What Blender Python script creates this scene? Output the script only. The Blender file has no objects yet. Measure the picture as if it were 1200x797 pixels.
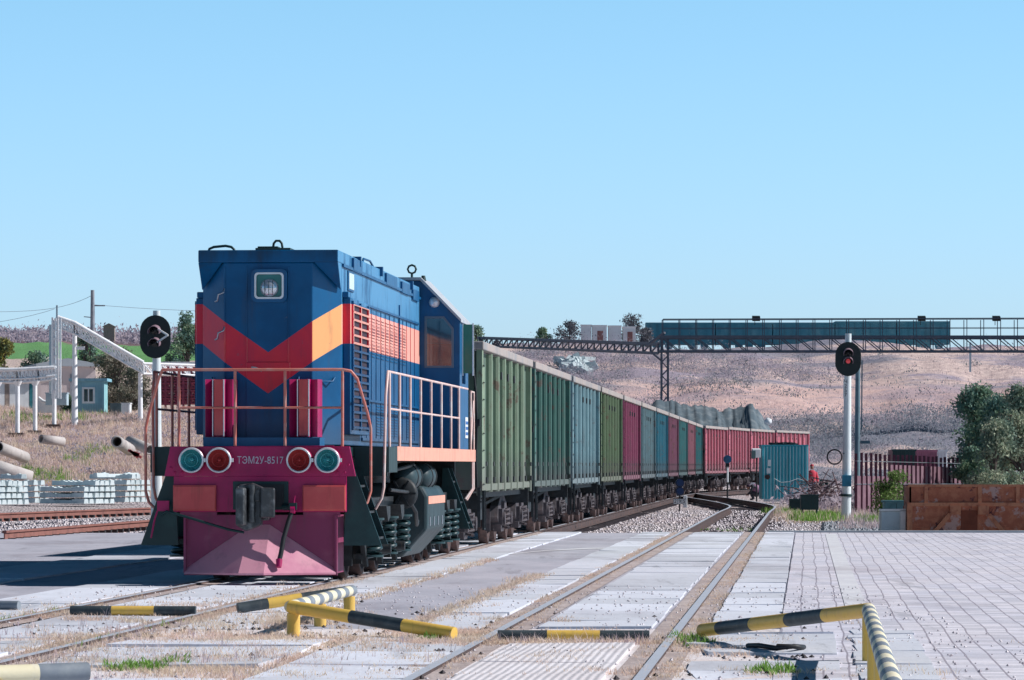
import bpy, bmesh, math, random
from mathutils import Vector, Matrix, noise
SC = bpy.context.scene
C = SC.collection
PI = math.pi
F = 4800.0; H = 1.6; HY = 545.0
SL = 0.07185                       # tangent of the track direction
YAW = -math.atan(SL)
R = math.radians

def at(px, py, Y):                 # a point of the photograph at distance Y
    return ((px-600.0)*Y/F, Y, H-(py-HY)*Y/F)
def along(t, Y):                   # a ground point t metres right of the line parallel to the tracks
    return (t+SL*Y, Y)

# ------------------------------------------------------------------ camera, light, sky
cam = bpy.data.cameras.new('camera'); co = bpy.data.objects.new('camera', cam); C.objects.link(co)
co.location = (0, 0, H); co.rotation_euler = (R(90), 0, 0)
cam.sensor_width = 36; cam.lens = 36*F/1200.0; cam.shift_y = (HY-398.5)/1200.0
cam.clip_start = 0.5; cam.clip_end = 9000
SC.camera = co
SUN_EL = 39.0; SUN_AZ = 0.0       # azimuth measured from +X toward +Y
w = bpy.data.worlds.new('World'); SC.world = w; w.use_nodes = True
nt = w.node_tree; nt.nodes.clear()
sky = nt.nodes.new('ShaderNodeTexSky'); sky.sky_type = 'NISHITA'; sky.sun_disc = False
sky.sun_elevation = R(SUN_EL); sky.sun_rotation = R(90-SUN_AZ)
sky.air_density = 1.0; sky.dust_density = 0.6; sky.ozone_density = 1.6
tc = nt.nodes.new('ShaderNodeTexCoord'); sx = nt.nodes.new('ShaderNodeSeparateXYZ')
rmp = nt.nodes.new('ShaderNodeValToRGB'); mx = nt.nodes.new('ShaderNodeMix'); mx.data_type = 'RGBA'; mx.blend_type = 'MULTIPLY'
bg = nt.nodes.new('ShaderNodeBackground'); ow = nt.nodes.new('ShaderNodeOutputWorld')
mx.inputs[0].default_value = 1
nt.links.new(tc.outputs['Generated'], sx.inputs[0]); nt.links.new(sx.outputs['Z'], rmp.inputs[0])
els = rmp.color_ramp.elements
els[0].position = 0.0; els[0].color = (0.88, 1.18, 1.90, 1)
els[1].position = 1.0; els[1].color = (0.015, 0.13, 0.18, 1)
e = els.new(0.115); e.color = (0.80, 1.18, 1.48, 1)
e = els.new(0.135); e.color = (0.5, 0.88, 1.2, 1)
e = els.new(0.19); e.color = (0.05, 0.25, 0.36, 1)
nt.links.new(sky.outputs[0], mx.inputs[6]); nt.links.new(rmp.outputs[0], mx.inputs[7])
nt.links.new(mx.outputs[2], bg.inputs[0]); nt.links.new(bg.outputs[0], ow.inputs[0])
bg.inputs[1].default_value = 0.12
sl = bpy.data.lights.new('sun', 'SUN'); so = bpy.data.objects.new('sun', sl); C.objects.link(so)
sl.energy = 5.0; sl.angle = R(0.5); sl.color = (1.0, 0.965, 0.95)
sd = Vector((math.cos(R(SUN_EL))*math.cos(R(SUN_AZ)), math.cos(R(SUN_EL))*math.sin(R(SUN_AZ)), math.sin(R(SUN_EL))))
so.rotation_euler = sd.to_track_quat('Z', 'Y').to_euler(); so.location = (60, 40, 60)
SC.view_settings.view_transform = 'Standard'; SC.view_settings.look = 'None'; SC.view_settings.exposure = 0
SC.cycles.max_bounces = 6; SC.cycles.transparent_max_bounces = 8

# ------------------------------------------------------------------ mesh helpers
class MB:
    def __init__(s): s.v = []; s.f = []; s.m = []; s.cm = 0; s.sm = []; s.smooth = False
    def mat(s, i): s.cm = i; return s
    def add(s, vs, fs):
        b = len(s.v); s.v += [tuple(p) for p in vs]
        for f in fs: s.f.append([b+i for i in f]); s.m.append(s.cm); s.sm.append(s.smooth)
        return s
    def box(s, x0, x1, y0, y1, z0, z1):
        return s.add([(x0,y0,z0),(x1,y0,z0),(x1,y1,z0),(x0,y1,z0),(x0,y0,z1),(x1,y0,z1),(x1,y1,z1),(x0,y1,z1)],
                     [(0,3,2,1),(4,5,6,7),(0,1,5,4),(1,2,6,5),(2,3,7,6),(3,0,4,7)])
    def rbox(s, c, sz, rz=0, rx=0, ry=0):
        M = Matrix.Translation(c) @ Matrix.Rotation(rz,4,'Z') @ Matrix.Rotation(ry,4,'Y') @ Matrix.Rotation(rx,4,'X')
        a,b,d = sz[0]/2, sz[1]/2, sz[2]/2
        vs = [M@Vector(p) for p in [(-a,-b,-d),(a,-b,-d),(a,b,-d),(-a,b,-d),(-a,-b,d),(a,-b,d),(a,b,d),(-a,b,d)]]
        return s.add(vs, [(0,3,2,1),(4,5,6,7),(0,1,5,4),(1,2,6,5),(2,3,7,6),(3,0,4,7)])
    def bar(s, a, b, w, h=None):          # square bar between two points
        a = Vector(a); b = Vector(b); d = b-a; L = d.length
        if L < 1e-6: return s
        h = h or w; q = d.to_track_quat('Z', 'Y')
        vs = []
        for z in (0, L):
            for (x,y) in ((-w/2,-h/2),(w/2,-h/2),(w/2,h/2),(-w/2,h/2)): vs.append(a+q@Vector((x,y,z)))
        return s.add(vs, [(0,3,2,1),(4,5,6,7),(0,1,5,4),(1,2,6,5),(2,3,7,6),(3,0,4,7)])
    def cyl(s, a, b, r, r2=None, n=12, caps=True):
        a = Vector(a); b = Vector(b); d = b-a; q = d.to_track_quat('Z', 'Y'); r2 = r if r2 is None else r2
        vs = []
        for (p, rr) in ((a, r), (b, r2)):
            for i in range(n):
                t = 2*PI*i/n; vs.append(p+q@Vector((rr*math.cos(t), rr*math.sin(t), 0)))
        sm = s.smooth; s.smooth = n > 6
        s.add(vs, [(i,(i+1)%n,n+(i+1)%n,n+i) for i in range(n)])
        s.smooth = False
        if caps: s.add(vs[:n], [tuple(reversed(range(n)))]); s.add(vs[n:], [tuple(range(n))])
        s.smooth = sm
        return s
    def tube(s, pts, r, n=8, closed=False):
        pts = [Vector(p) for p in pts]; k = len(pts); rings = []
        rr = r if isinstance(r, (list, tuple)) else [r]*k
        up = None
        for i, p in enumerate(pts):
            if closed: d = pts[(i+1)%k]-pts[i-1]
            elif i == 0: d = pts[1]-pts[0]
            elif i == k-1: d = pts[-1]-pts[-2]
            else: d = (pts[i+1]-p).normalized()+(p-pts[i-1]).normalized()
            d.normalize()
            if up is None: up = d.orthogonal().normalized()
            up = (up-d*up.dot(d)); up = up.normalized() if up.length > 1e-5 else d.orthogonal().normalized()
            sd_ = d.cross(up)
            rings.append([p+up*(rr[i]*math.cos(2*PI*j/n))+sd_*(rr[i]*math.sin(2*PI*j/n)) for j in range(n)])
        vs = [q for g in rings for q in g]; fs = []
        for i in range(k if closed else k-1):
            a = i*n; b = ((i+1)%k)*n
            for j in range(n): fs.append((a+j, a+(j+1)%n, b+(j+1)%n, b+j))
        sm = s.smooth; s.smooth = True; s.add(vs, fs); s.smooth = False
        if not closed: s.add(rings[0], [tuple(reversed(range(n)))]); s.add(rings[-1], [tuple(range(n))])
        s.smooth = sm
        return s
    def prism(s, poly, axis, a, b):        # polygon (2D) extruded along axis between a and b
        n = len(poly)
        def P(p, t):
            return {'x': (t,p[0],p[1]), 'y': (p[0],t,p[1]), 'z': (p[0],p[1],t)}[axis]
        vs = [P(p,a) for p in poly]+[P(p,b) for p in poly]
        return s.add(vs, [tuple(range(n)), tuple(reversed(range(n,2*n)))]+[(i,i+n,(i+1)%n+n,(i+1)%n) for i in range(n)])
    def quad(s, *p): return s.add(p, [tuple(range(len(p)))])
    def lathe(s, prof, c, axis='z', n=20):    # prof: (radius, t)
        vs = []; k = len(prof)
        for (r, t) in prof:
            for j in range(n):
                a = 2*PI*j/n; u, v = r*math.cos(a), r*math.sin(a)
                p = {'z': (u,v,t), 'y': (u,t,v), 'x': (t,u,v)}[axis]
                vs.append((c[0]+p[0], c[1]+p[1], c[2]+p[2]))
        sm = s.smooth; s.smooth = True
        s.add(vs, [(i*n+j, i*n+(j+1)%n, (i+1)*n+(j+1)%n, (i+1)*n+j) for i in range(k-1) for j in range(n)])
        s.smooth = sm; return s
    def coil(s, c, r, z0, z1, turns, wr, n=6, seg=10):
        k = int(turns*seg); pts = []
        for i in range(k+1):
            a = 2*PI*i/seg; pts.append((c[0]+r*math.cos(a), c[1]+r*math.sin(a), z0+(z1-z0)*i/k))
        return s.tube(pts, wr, n)
    def build(s, name, mats, parent=None, fix=True, bevel=0):
        me = bpy.data.meshes.new(name); me.from_pydata(s.v, [], s.f)
        if not isinstance(mats, (list, tuple)): mats = [mats]
        for m in mats: me.materials.append(m)
        for p, i, sm in zip(me.polygons, s.m, s.sm): p.material_index = i; p.use_smooth = sm
        if fix:
            bm = bmesh.new(); bm.from_mesh(me); bmesh.ops.recalc_face_normals(bm, faces=bm.faces); bm.to_mesh(me); bm.free()
        me.update()
        o = bpy.data.objects.new(name, me); C.objects.link(o)
        if parent: o.parent = parent
        if bevel:
            b = o.modifiers.new('bevel', 'BEVEL'); b.width = bevel; b.segments = 2; b.limit_method = 'ANGLE'; b.angle_limit = R(40)
        return o

def tag(o, label=None, cat=None, group=None, kind=None):
    if label: o['label'] = label
    if cat: o['category'] = cat
    if group: o['group'] = group
    if kind: o['kind'] = kind
    return o
def thing(name, label, cat, loc=(0,0,0), rz=0, group=None):
    o = bpy.data.objects.new(name, None); C.objects.link(o); o.location = loc; o.rotation_euler = (0,0,rz)
    o.empty_display_size = 0.3
    return tag(o, label, cat, group)
def one(mb, name, mats, label, cat, loc=(0,0,0), rz=0, group=None, bevel=0):   # a thing that is one mesh
    o = mb.build(name, mats, bevel=bevel); o.location = loc; o.rotation_euler = (0,0,rz)
    return tag(o, label, cat, group)
def copy_tree(o, parent=None):
    c = o.copy(); C.objects.link(c); c.parent = parent
    for ch in [x for x in C.objects if x.parent == o]: copy_tree(ch, c)
    return c
def text_mesh(body, size, m, parent, M, name='lettering', ext=0.004, spacing=1.0, xs=1.0):
    cu = bpy.data.curves.new('lettering', 'FONT'); cu.body = body; cu.size = size; cu.extrude = ext
    cu.align_x = 'CENTER'; cu.align_y = 'CENTER'; cu.space_character = spacing
    to = bpy.data.objects.new('tmp', cu); C.objects.link(to)
    dg = bpy.context.evaluated_depsgraph_get(); dg.update()
    me = bpy.data.meshes.new_from_object(to.evaluated_get(dg)); bpy.data.objects.remove(to)
    me.transform(Matrix.Diagonal((xs,1,1,1))); me.transform(M)
    me.materials.clear(); me.materials.append(m)
    o = bpy.data.objects.new(name, me); C.objects.link(o); o.parent = parent
    return o

# ------------------------------------------------------------------ materials
def newmat(name):
    m = bpy.data.materials.new(name); m.use_nodes = True
    return m, m.node_tree, m.node_tree.nodes, m.node_tree.links, m.node_tree.nodes['Principled BSDF']
def rgb(c): return (c[0], c[1], c[2], 1)
def mixn(n, l, fac, a, b, mode='MIX'):
    x = n.new('ShaderNodeMix'); x.data_type = 'RGBA'; x.blend_type = mode
    for (sock, val) in ((x.inputs[0], fac), (x.inputs[6], a), (x.inputs[7], b)):
        if hasattr(val, 'is_output') or isinstance(val, bpy.types.NodeSocket): l.new(val, sock)
        elif isinstance(val, (int, float)): sock.default_value = val
        else: sock.default_value = rgb(val)
    return x.outputs[2]
def mathn(n, l, op, a, b=None, c=None, clamp=False):
    x = n.new('ShaderNodeMath'); x.operation = op; x.use_clamp = clamp
    for i, val in enumerate((a, b, c)):
        if val is None: continue
        if isinstance(val, bpy.types.NodeSocket): l.new(val, x.inputs[i])
        else: x.inputs[i].default_value = val
    return x.outputs[0]
def coords(n, l, sc=(1,1,1), rot=0, kind='Object', loc=(0,0,0)):
    t = n.new('ShaderNodeTexCoord'); mp = n.new('ShaderNodeMapping')
    mp.inputs['Scale'].default_value = sc; mp.inputs['Rotation'].default_value = (0,0,rot); mp.inputs['Location'].default_value = loc
    l.new(t.outputs[kind], mp.inputs[0]); return mp.outputs[0]
def wcoords(n, l, sc=(1,1,1), rot=0):
    g = n.new('ShaderNodeNewGeometry'); mp = n.new('ShaderNodeMapping')
    mp.inputs['Scale'].default_value = sc; mp.inputs['Rotation'].default_value = (0,0,rot)
    l.new(g.outputs['Position'], mp.inputs[0]); return mp.outputs[0]
def noisen(n, l, vec, scale, detail=6, rough=0.6, out='Fac', dist=0):
    x = n.new('ShaderNodeTexNoise'); x.inputs['Scale'].default_value = scale; x.inputs['Detail'].default_value = detail
    x.inputs['Roughness'].default_value = rough; x.inputs['Distortion'].default_value = dist
    l.new(vec, x.inputs['Vector']); return x.outputs[out]
def step(n, l, v, lo, hi):
    x = n.new('ShaderNodeMapRange'); x.inputs[1].default_value = lo; x.inputs[2].default_value = hi
    x.interpolation_type = 'SMOOTHSTEP'; l.new(v, x.inputs[0]); return x.outputs[0]
def bumpn(n, l, p, h, strength=0.3, dist=0.02):
    b = n.new('ShaderNodeBump'); b.inputs['Strength'].default_value = strength; b.inputs['Distance'].default_value = dist
    l.new(h, b.inputs['Height']); l.new(b.outputs[0], p.inputs['Normal'])
def paint(name, c, c2=None, rough=0.5, metal=0.0, scale=3.0, dirt=(0.10,0.09,0.085), damt=0.35, bump=0.15, streak=True, world=False, obcol=False, spec=0.4):
    """weathered paint: base colour, patches of c2, vertical streaks of dirt"""
    m, t, n, l, p = newmat(name)
    V = wcoords(n,l) if world else coords(n,l)
    VS = (wcoords if world else coords)(n,l,(1,1,0.12)) if streak else V
    base = c
    if obcol:
        oi = n.new('ShaderNodeObjectInfo'); base = oi.outputs['Color']
        if 'sheet' in name: base = mixn(n,l,1.0,base,(0.40,0.47,0.50),'MULTIPLY')  # sheets between the ribs darkened, rib shade put into the colour
    n1 = noisen(n,l,V,scale)
    c2v = c2 if c2 is not None else tuple(x*0.75 for x in c)
    f1 = step(n,l,n1,0.45,0.68)
    if obcol: col = mixn(n,l,mathn(n,l,'MULTIPLY',f1,0.35),base,mixn(n,l,1.0,base,(0.55,0.6,0.65),'MULTIPLY'))
    else: col = mixn(n,l,f1,base,c2v)
    n2 = noisen(n,l,VS,scale*2.2,8,0.65)
    f2 = mathn(n,l,'MULTIPLY',step(n,l,n2,0.52,0.75),damt)
    col = mixn(n,l,f2,col,dirt)
    if obcol:
        so_ = n.new('ShaderNodeSeparateXYZ'); l.new(V, so_.inputs[0])
        oi2 = n.new('ShaderNodeObjectInfo'); mpv = n.new('ShaderNodeVectorMath'); mpv.operation = 'MULTIPLY_ADD'; l.new(oi2.outputs['Random'],mpv.inputs[0]); mpv.inputs[1].default_value = (50,50,50); l.new(V,mpv.inputs[2])
        rs = noisen(n,l,mpv.outputs[0],2.6,9,0.75)
        col = mixn(n,l,mathn(n,l,'MULTIPLY',step(n,l,rs,0.56,0.63),0.75),col,(0.15,0.075,0.06))
        low = mathn(n,l,'SUBTRACT',1.0,step(n,l,mathn(n,l,'MULTIPLY_ADD',n2,1.0,so_.outputs[2]),1.7,2.5))
        col = mixn(n,l,mathn(n,l,'MULTIPLY',low,0.55),col,(0.14,0.12,0.125))
    l.new(col, p.inputs['Base Color'])
    rr = mathn(n,l,'MULTIPLY_ADD',n2,0.3,rough-0.12,clamp=True); l.new(rr, p.inputs['Roughness'])
    p.inputs['Metallic'].default_value = metal; p.inputs['Specular IOR Level'].default_value = spec
    if bump: bumpn(n,l,p,noisen(n,l,V,scale*1.3,4),bump,0.03)
    return m
def flat(name, c, rough=0.5, metal=0.0, var=0.12, scale=8.0, emit=None):
    m, t, n, l, p = newmat(name)
    V = coords(n,l)
    col = mixn(n,l,noisen(n,l,V,scale,5),tuple(max(0,x*(1-var*2)) for x in c),tuple(min(1,x*(1+var)) for x in c))
    l.new(col, p.inputs['Base Color']); p.inputs['Roughness'].default_value = rough; p.inputs['Metallic'].default_value = metal
    if emit: p.inputs['Emission Color'].default_value = rgb(emit[0]); p.inputs['Emission Strength'].default_value = emit[1]
    return m
def leafmat(name, c, c2, c3=None, rough=0.6, trans=0.25):
    m, t, n, l, p = newmat(name)
    g = n.new('ShaderNodeNewGeometry')
    col = mixn(n,l,g.outputs['Random Per Island'],c,c2)
    if c3:
        nn = noisen(n,l,coords(n,l),0.8,3); col = mixn(n,l,step(n,l,nn,0.45,0.6),col,c3)
    l.new(col,p.inputs['Base Color']); p.inputs['Roughness'].default_value = rough; p.inputs['Specular IOR Level'].default_value = 0.2
    tr = n.new('ShaderNodeBsdfTranslucent'); l.new(col,tr.inputs[0]); ms = n.new('ShaderNodeMixShader'); ms.inputs[0].default_value = trans
    l.new(p.outputs[0],ms.inputs[1]); l.new(tr.outputs[0],ms.inputs[2])
    l.new(ms.outputs[0], n['Material Output'].inputs[0])
    return m
def glassmat(name, c=(0.25,0.5,0.5), rough=0.06, alpha=0.55):
    m, t, n, l, p = newmat(name)
    gl = n.new('ShaderNodeBsdfGlossy'); gl.inputs['Roughness'].default_value = rough; gl.inputs[0].default_value = (0.9,0.95,1,1)
    tr = n.new('ShaderNodeBsdfTransparent'); tr.inputs[0].default_value = rgb(c)
    fr = n.new('ShaderNodeFresnel'); fr.inputs[0].default_value = 1.5
    a = n.new('ShaderNodeMixShader'); l.new(mathn(n,l,'MULTIPLY_ADD',fr.outputs[0],1.0,1-alpha-0.35,clamp=True),a.inputs[0])
    l.new(tr.outputs[0],a.inputs[1]); l.new(gl.outputs[0],a.inputs[2]); l.new(a.outputs[0], n['Material Output'].inputs[0])
    return m

M = {}
M['hood_blue'] = None
M['navy'] = paint('navy_paint', (0.002,0.10,0.25), (0.002,0.08,0.20), rough=0.38, scale=2, dirt=(0.03,0.05,0.09), damt=0.4)
M['blue'] = paint('blue_paint', (0.012,0.13,0.42), (0.010,0.09,0.30), rough=0.4, scale=2, dirt=(0.04,0.07,0.11), damt=0.4)
M['maroon'] = paint('maroon_paint', (0.40,0.006,0.10), (0.32,0.006,0.085), rough=0.4, scale=3, dirt=(0.07,0.03,0.05), damt=0.45)
M['purple'] = paint('shaded_maroon_paint', (0.23,0.035,0.10), (0.28,0.07,0.14), rough=0.6, scale=2.5, dirt=(0.12,0.07,0.09), damt=0.5)  # darker maroon, the shade on the plough body put into the colour
M['red'] = paint('brick_red_paint', (0.60,0.085,0.09), (0.66,0.12,0.11), rough=0.5, scale=3, dirt=(0.16,0.05,0.04), damt=0.4)
M['orange'] = paint('orange_paint', (0.82,0.38,0.27), (0.74,0.32,0.23), rough=0.5, scale=3, dirt=(0.25,0.1,0.07), damt=0.35)
M['rail_orange'] = paint('handrail_paint', (0.58,0.17,0.13), (0.52,0.27,0.23), rough=0.4, scale=6, damt=0.2, bump=0)
M['teal_dark'] = paint('dark_green_paint', (0.008,0.035,0.038), (0.012,0.05,0.052), rough=0.42, scale=3, dirt=(0.03,0.028,0.026), damt=0.5)
M['under'] = paint('oily_running_gear', (0.014,0.019,0.023), (0.03,0.036,0.042), rough=0.55, scale=6, dirt=(0.10,0.075,0.06), damt=0.5)
M['black'] = flat('black_rubber', (0.012,0.014,0.018), 0.6)
M['steel'] = flat('worn_steel', (0.45,0.47,0.52), 0.35, 0.8)
M['white'] = paint('white_paint', (0.78,0.80,0.82), (0.66,0.70,0.74), rough=0.5, scale=2, dirt=(0.35,0.35,0.36), damt=0.35)
M['chrome'] = flat('bare_rim', (0.75,0.75,0.78), 0.3, 0.3)
M['wheel'] = paint('rusty_wheel', (0.055,0.035,0.036), (0.09,0.05,0.048), rough=0.7, scale=6, damt=0.3)
M['wagon_gear'] = paint('dusty_bogie', (0.065,0.058,0.068), (0.12,0.10,0.11), rough=0.75, scale=4, dirt=(0.16,0.09,0.07), damt=0.5)
M['glass'] = glassmat('window_glass')
M['lens_teal'] = flat('clear_lens', (0.16,0.50,0.52), 0.16, 0.75)
M['lens_red'] = flat('red_lens', (0.48,0.06,0.06), 0.12, 0.25)
M['rail_side'] = paint('rusty_rail', (0.07,0.05,0.05), (0.12,0.07,0.06), rough=0.8, scale=3, streak=False, damt=0.2, world=True)
M['rail_top'] = flat('polished_rail_head', (0.58,0.61,0.68), 0.5, 0.1)
M['rail_rust'] = paint('brown_rust_rail', (0.27,0.12,0.10), (0.20,0.09,0.08), rough=0.85, scale=2, streak=False, world=True)
M['concrete'] = paint('cast_concrete', (0.56,0.58,0.60), (0.48,0.50,0.53), rough=0.85, scale=3, dirt=(0.3,0.29,0.29), damt=0.3)
M['yellow'] = paint('yellow_paint', (0.78,0.50,0.10), (0.74,0.46,0.12), rough=0.5, scale=6, dirt=(0.25,0.17,0.1), damt=0.4)
M['stripe_black'] = paint('faded_black_paint', (0.035,0.05,0.06), (0.06,0.08,0.09), rough=0.55, scale=6, dirt=(0.2,0.18,0.17), damt=0.35)
M['stripe_grey'] = paint('grey_band_paint', (0.20,0.23,0.27), (0.26,0.29,0.32), rough=0.55, scale=6, dirt=(0.3,0.28,0.25), damt=0.3)  # mid grey bands of the barrier arms and the loose pipe end
M['cream'] = paint('pale_yellow_paint', (0.80,0.72,0.50), (0.82,0.76,0.62), rough=0.5, scale=6, dirt=(0.4,0.34,0.25), damt=0.3)  # pale yellow bands of the barrier arms
M['wagon'] = paint('wagon_paint', (0.2,0.3,0.2), rough=0.75, scale=2.0, dirt=(0.16,0.14,0.14), damt=0.75, obcol=True, bump=0.35)
M['wagon_dark'] = paint('wagon_sheet_paint', (0.2,0.3,0.2), rough=0.7, scale=1.5, dirt=(0.08,0.08,0.08), damt=0.5, obcol=True, bump=0.35)
M['cap'] = paint('dusty_top_rail', (0.34,0.28,0.25), (0.22,0.20,0.19), rough=0.85, scale=3, damt=0.3)
M['rust'] = None

# locomotive hood: blue with the red chevron, everything follows from the place on the hood
m, t, n, l, p = newmat('hood_livery')
V = coords(n,l); sp = n.new('ShaderNodeSeparateXYZ'); l.new(V, sp.inputs[0])
av = mathn(n,l,'MINIMUM',mathn(n,l,'ABSOLUTE',sp.outputs[0]),0.97)
hi = mathn(n,l,'MULTIPLY_ADD',av,0.70,3.135); lo = mathn(n,l,'MULTIPLY_ADD',av,0.715,2.575)
band = mathn(n,l,'MULTIPLY',mathn(n,l,'LESS_THAN',sp.outputs[2],hi),mathn(n,l,'GREATER_THAN',sp.outputs[2],lo))
nA = noisen(n,l,V,1.4,6); nS = noisen(n,l,coords(n,l,(1,1,0.15)),4.0,8,0.65)
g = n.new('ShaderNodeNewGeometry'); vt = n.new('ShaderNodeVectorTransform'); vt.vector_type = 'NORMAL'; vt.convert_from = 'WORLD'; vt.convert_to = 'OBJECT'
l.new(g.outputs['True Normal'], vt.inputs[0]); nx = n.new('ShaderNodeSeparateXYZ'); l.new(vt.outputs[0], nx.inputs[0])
side = mathn(n,l,'GREATER_THAN',mathn(n,l,'ABSOLUTE',nx.outputs[0]),0.9)      # long sides: upper blue faded, sunlight painted into the band colour
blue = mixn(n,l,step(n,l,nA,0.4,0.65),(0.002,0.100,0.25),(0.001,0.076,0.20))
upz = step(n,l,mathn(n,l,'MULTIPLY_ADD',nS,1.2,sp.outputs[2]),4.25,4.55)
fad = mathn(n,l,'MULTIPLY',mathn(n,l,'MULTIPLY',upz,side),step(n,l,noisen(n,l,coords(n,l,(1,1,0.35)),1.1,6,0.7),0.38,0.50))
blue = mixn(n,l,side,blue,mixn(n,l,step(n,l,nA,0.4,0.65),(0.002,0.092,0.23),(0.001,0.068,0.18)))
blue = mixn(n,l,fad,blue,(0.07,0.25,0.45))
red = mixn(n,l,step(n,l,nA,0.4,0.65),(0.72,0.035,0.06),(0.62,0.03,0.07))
facet = mathn(n,l,'MULTIPLY',mathn(n,l,'GREATER_THAN',nx.outputs[0],0.5),mathn(n,l,'LESS_THAN',nx.outputs[0],0.9))      # sun side corner panel: sunlight on the red painted in as orange
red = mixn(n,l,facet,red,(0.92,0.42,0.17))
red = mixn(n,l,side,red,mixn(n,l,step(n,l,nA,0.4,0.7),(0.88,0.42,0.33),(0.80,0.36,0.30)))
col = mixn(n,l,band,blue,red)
col = mixn(n,l,mathn(n,l,'MULTIPLY',step(n,l,nS,0.52,0.75),0.45),col,(0.05,0.06,0.085))
nD = noisen(n,l,V,14,6,0.8)
col = mixn(n,l,mathn(n,l,'MULTIPLY',step(n,l,nD,0.62,0.68),mathn(n,l,'MULTIPLY',step(n,l,nA,0.5,0.62),0.6)),col,(0.10,0.13,0.17))
dustz = mathn(n,l,'SUBTRACT',1.0,step(n,l,mathn(n,l,'MULTIPLY_ADD',nS,0.9,sp.outputs[2]),2.3,3.0))
col = mixn(n,l,mathn(n,l,'MULTIPLY',dustz,0.30),col,(0.16,0.17,0.19))
soot = step(n,l,mathn(n,l,'MULTIPLY_ADD',nS,0.8,sp.outputs[2]),4.70,5.0)
col = mixn(n,l,mathn(n,l,'MULTIPLY',soot,mathn(n,l,'MULTIPLY',mathn(n,l,'SUBTRACT',1.0,side),0.6)),col,(0.01,0.03,0.055))
l.new(col,p.inputs['Base Color']); p.inputs['Roughness'].default_value = 0.42; p.inputs['Specular IOR Level'].default_value = 0.25
bumpn(n,l,p,noisen(n,l,V,1.6,3),0.25,0.05)
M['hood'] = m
# rusted skip
m, t, n, l, p = newmat('flaking_rust')
V = coords(n,l); a = noisen(n,l,V,1.6,9,0.7); b = noisen(n,l,V,5,8,0.7)
col = mixn(n,l,step(n,l,b,0.4,0.62),(0.30,0.095,0.055),(0.40,0.15,0.085))
col = mixn(n,l,step(n,l,a,0.53,0.58),col,(0.40,0.27,0.25))
col = mixn(n,l,step(n,l,noisen(n,l,V,2.3,8,0.7,dist=0.5),0.58,0.62),col,(0.09,0.03,0.035))
l.new(col,p.inputs['Base Color']); p.inputs['Roughness'].default_value = 0.85; bumpn(n,l,p,b,0.4,0.03)
M['rust'] = m

M['glass_dark'] = flat('dark_pane', (0.03,0.07,0.08), 0.08)
M['red_dark'] = flat('dark_recess', (0.03,0.015,0.03), 0.7)
M['spring'] = paint('teal_spring', (0.02,0.055,0.062), (0.015,0.04,0.045), rough=0.35, scale=5, damt=0.3)
M['tankm'] = paint('slate_tank_paint', (0.018,0.042,0.05), (0.03,0.06,0.07), rough=0.5, scale=2, dirt=(.09,.08,.08), damt=0.4)
M['box_blue'] = paint('blue_box_paint', (0.03,0.22,0.36), rough=0.5)
M['cap2'] = paint('grey_top_rail', (0.38,0.33,0.31), (0.28,0.28,0.29), rough=0.85, scale=1.0, damt=0.4, world=True)
# ------------------------------------------------------------------ ground
def lerp_nodes(nodes, x):
    if x <= nodes[0][0]: return nodes[0][1]
    for (a, b) in zip(nodes, nodes[1:]):
        if x <= b[0]:
            t = (x-a[0])/(b[0]-a[0]); return a[1]+(b[1]-a[1])*t
    return nodes[-1][1]
LEFT = [(196,-.25),(206,.5),(225,2.1),(255,4.8),(300,5.4),(450,11.4),(600,17.1),(800,25.1),(1100,36.0),(1500,48.5),(3000,92),(6000,180)]
RIGHT = [(284,-.25),(296,.8),(330,4.2),(345,5.2),(372,6.6),(400,9.9),(430,13.6),(445,14.4),(6000,14.8)]
def sst(a, b, x):
    t = max(0, min(1, (x-a)/(b-a))); return t*t*(3-2*t)
def hgt(X, Y):
    if Y < 97: return -0.15
    if Y < 100: return -0.25
    k = sst(-0.075, -0.02, X/Y)
    a = lerp_nodes(LEFT, Y); b = lerp_nodes(RIGHT, Y+6*noise.noise((X*.03, 0, 3))*sst(270,330,Y))
    z = a*(1-k)+b*k
    amp = sst(200, 300, Y)
    if z > 0.1:
        z += amp*min(1, z*.5)*(1.2*noise.noise((X*.06, Y*.045, 1.3))+0.6*noise.noise((X*.17, Y*.12, 4.1))+(0.9*abs(noise.noise((X*.11+Y*.02, Y*.02, 8)))-.2)+0.2*noise.noise((X*.45, Y*.3, 7)))
    return z + 0.03*noise.noise((X*.8, Y*.4, 0))*sst(100,130,Y)
rows = []
y = 3.0
while y < 100: rows.append(y); y += 6
y = 100
while y < 520: rows.append(y); y += 2.2
while y < 7000: rows.append(y); y *= 1.045
cols = []
q = -900.0
while q < 2101: cols.append(q); q += 9 if -60 < q < 1260 else 60
vs = []; fs = []
for yy in rows:
    for q in cols:
        X = (q-600)*max(yy,80)/F; vs.append((X, yy, hgt(X, yy)))
nc = len(cols)
for i in range(len(rows)-1):
    for j in range(nc-1): a = i*nc+j; fs.append((a, a+1, a+nc+1, a+nc))
m, t, n, l, p = newmat('gravel_and_soil')
P = wcoords(n,l); spz = n.new('ShaderNodeSeparateXYZ'); l.new(P, spz.inputs[0])
vo = n.new('ShaderNodeTexVoronoi'); vo.inputs['Scale'].default_value = 9; l.new(wcoords(n,l,(1,0.35,1)),vo.inputs[0])
vr = n.new('ShaderNodeSeparateColor'); l.new(vo.outputs['Color'], vr.inputs[0])
grav = mixn(n,l,vr.outputs[0],(0.44,0.37,0.39),(0.76,0.68,0.69))
grav = mixn(n,l,step(n,l,noisen(n,l,P,0.35,5),0.42,0.6),grav,mixn(n,l,vr.outputs[1],(0.50,0.42,0.41),(0.72,0.64,0.62)))
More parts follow.
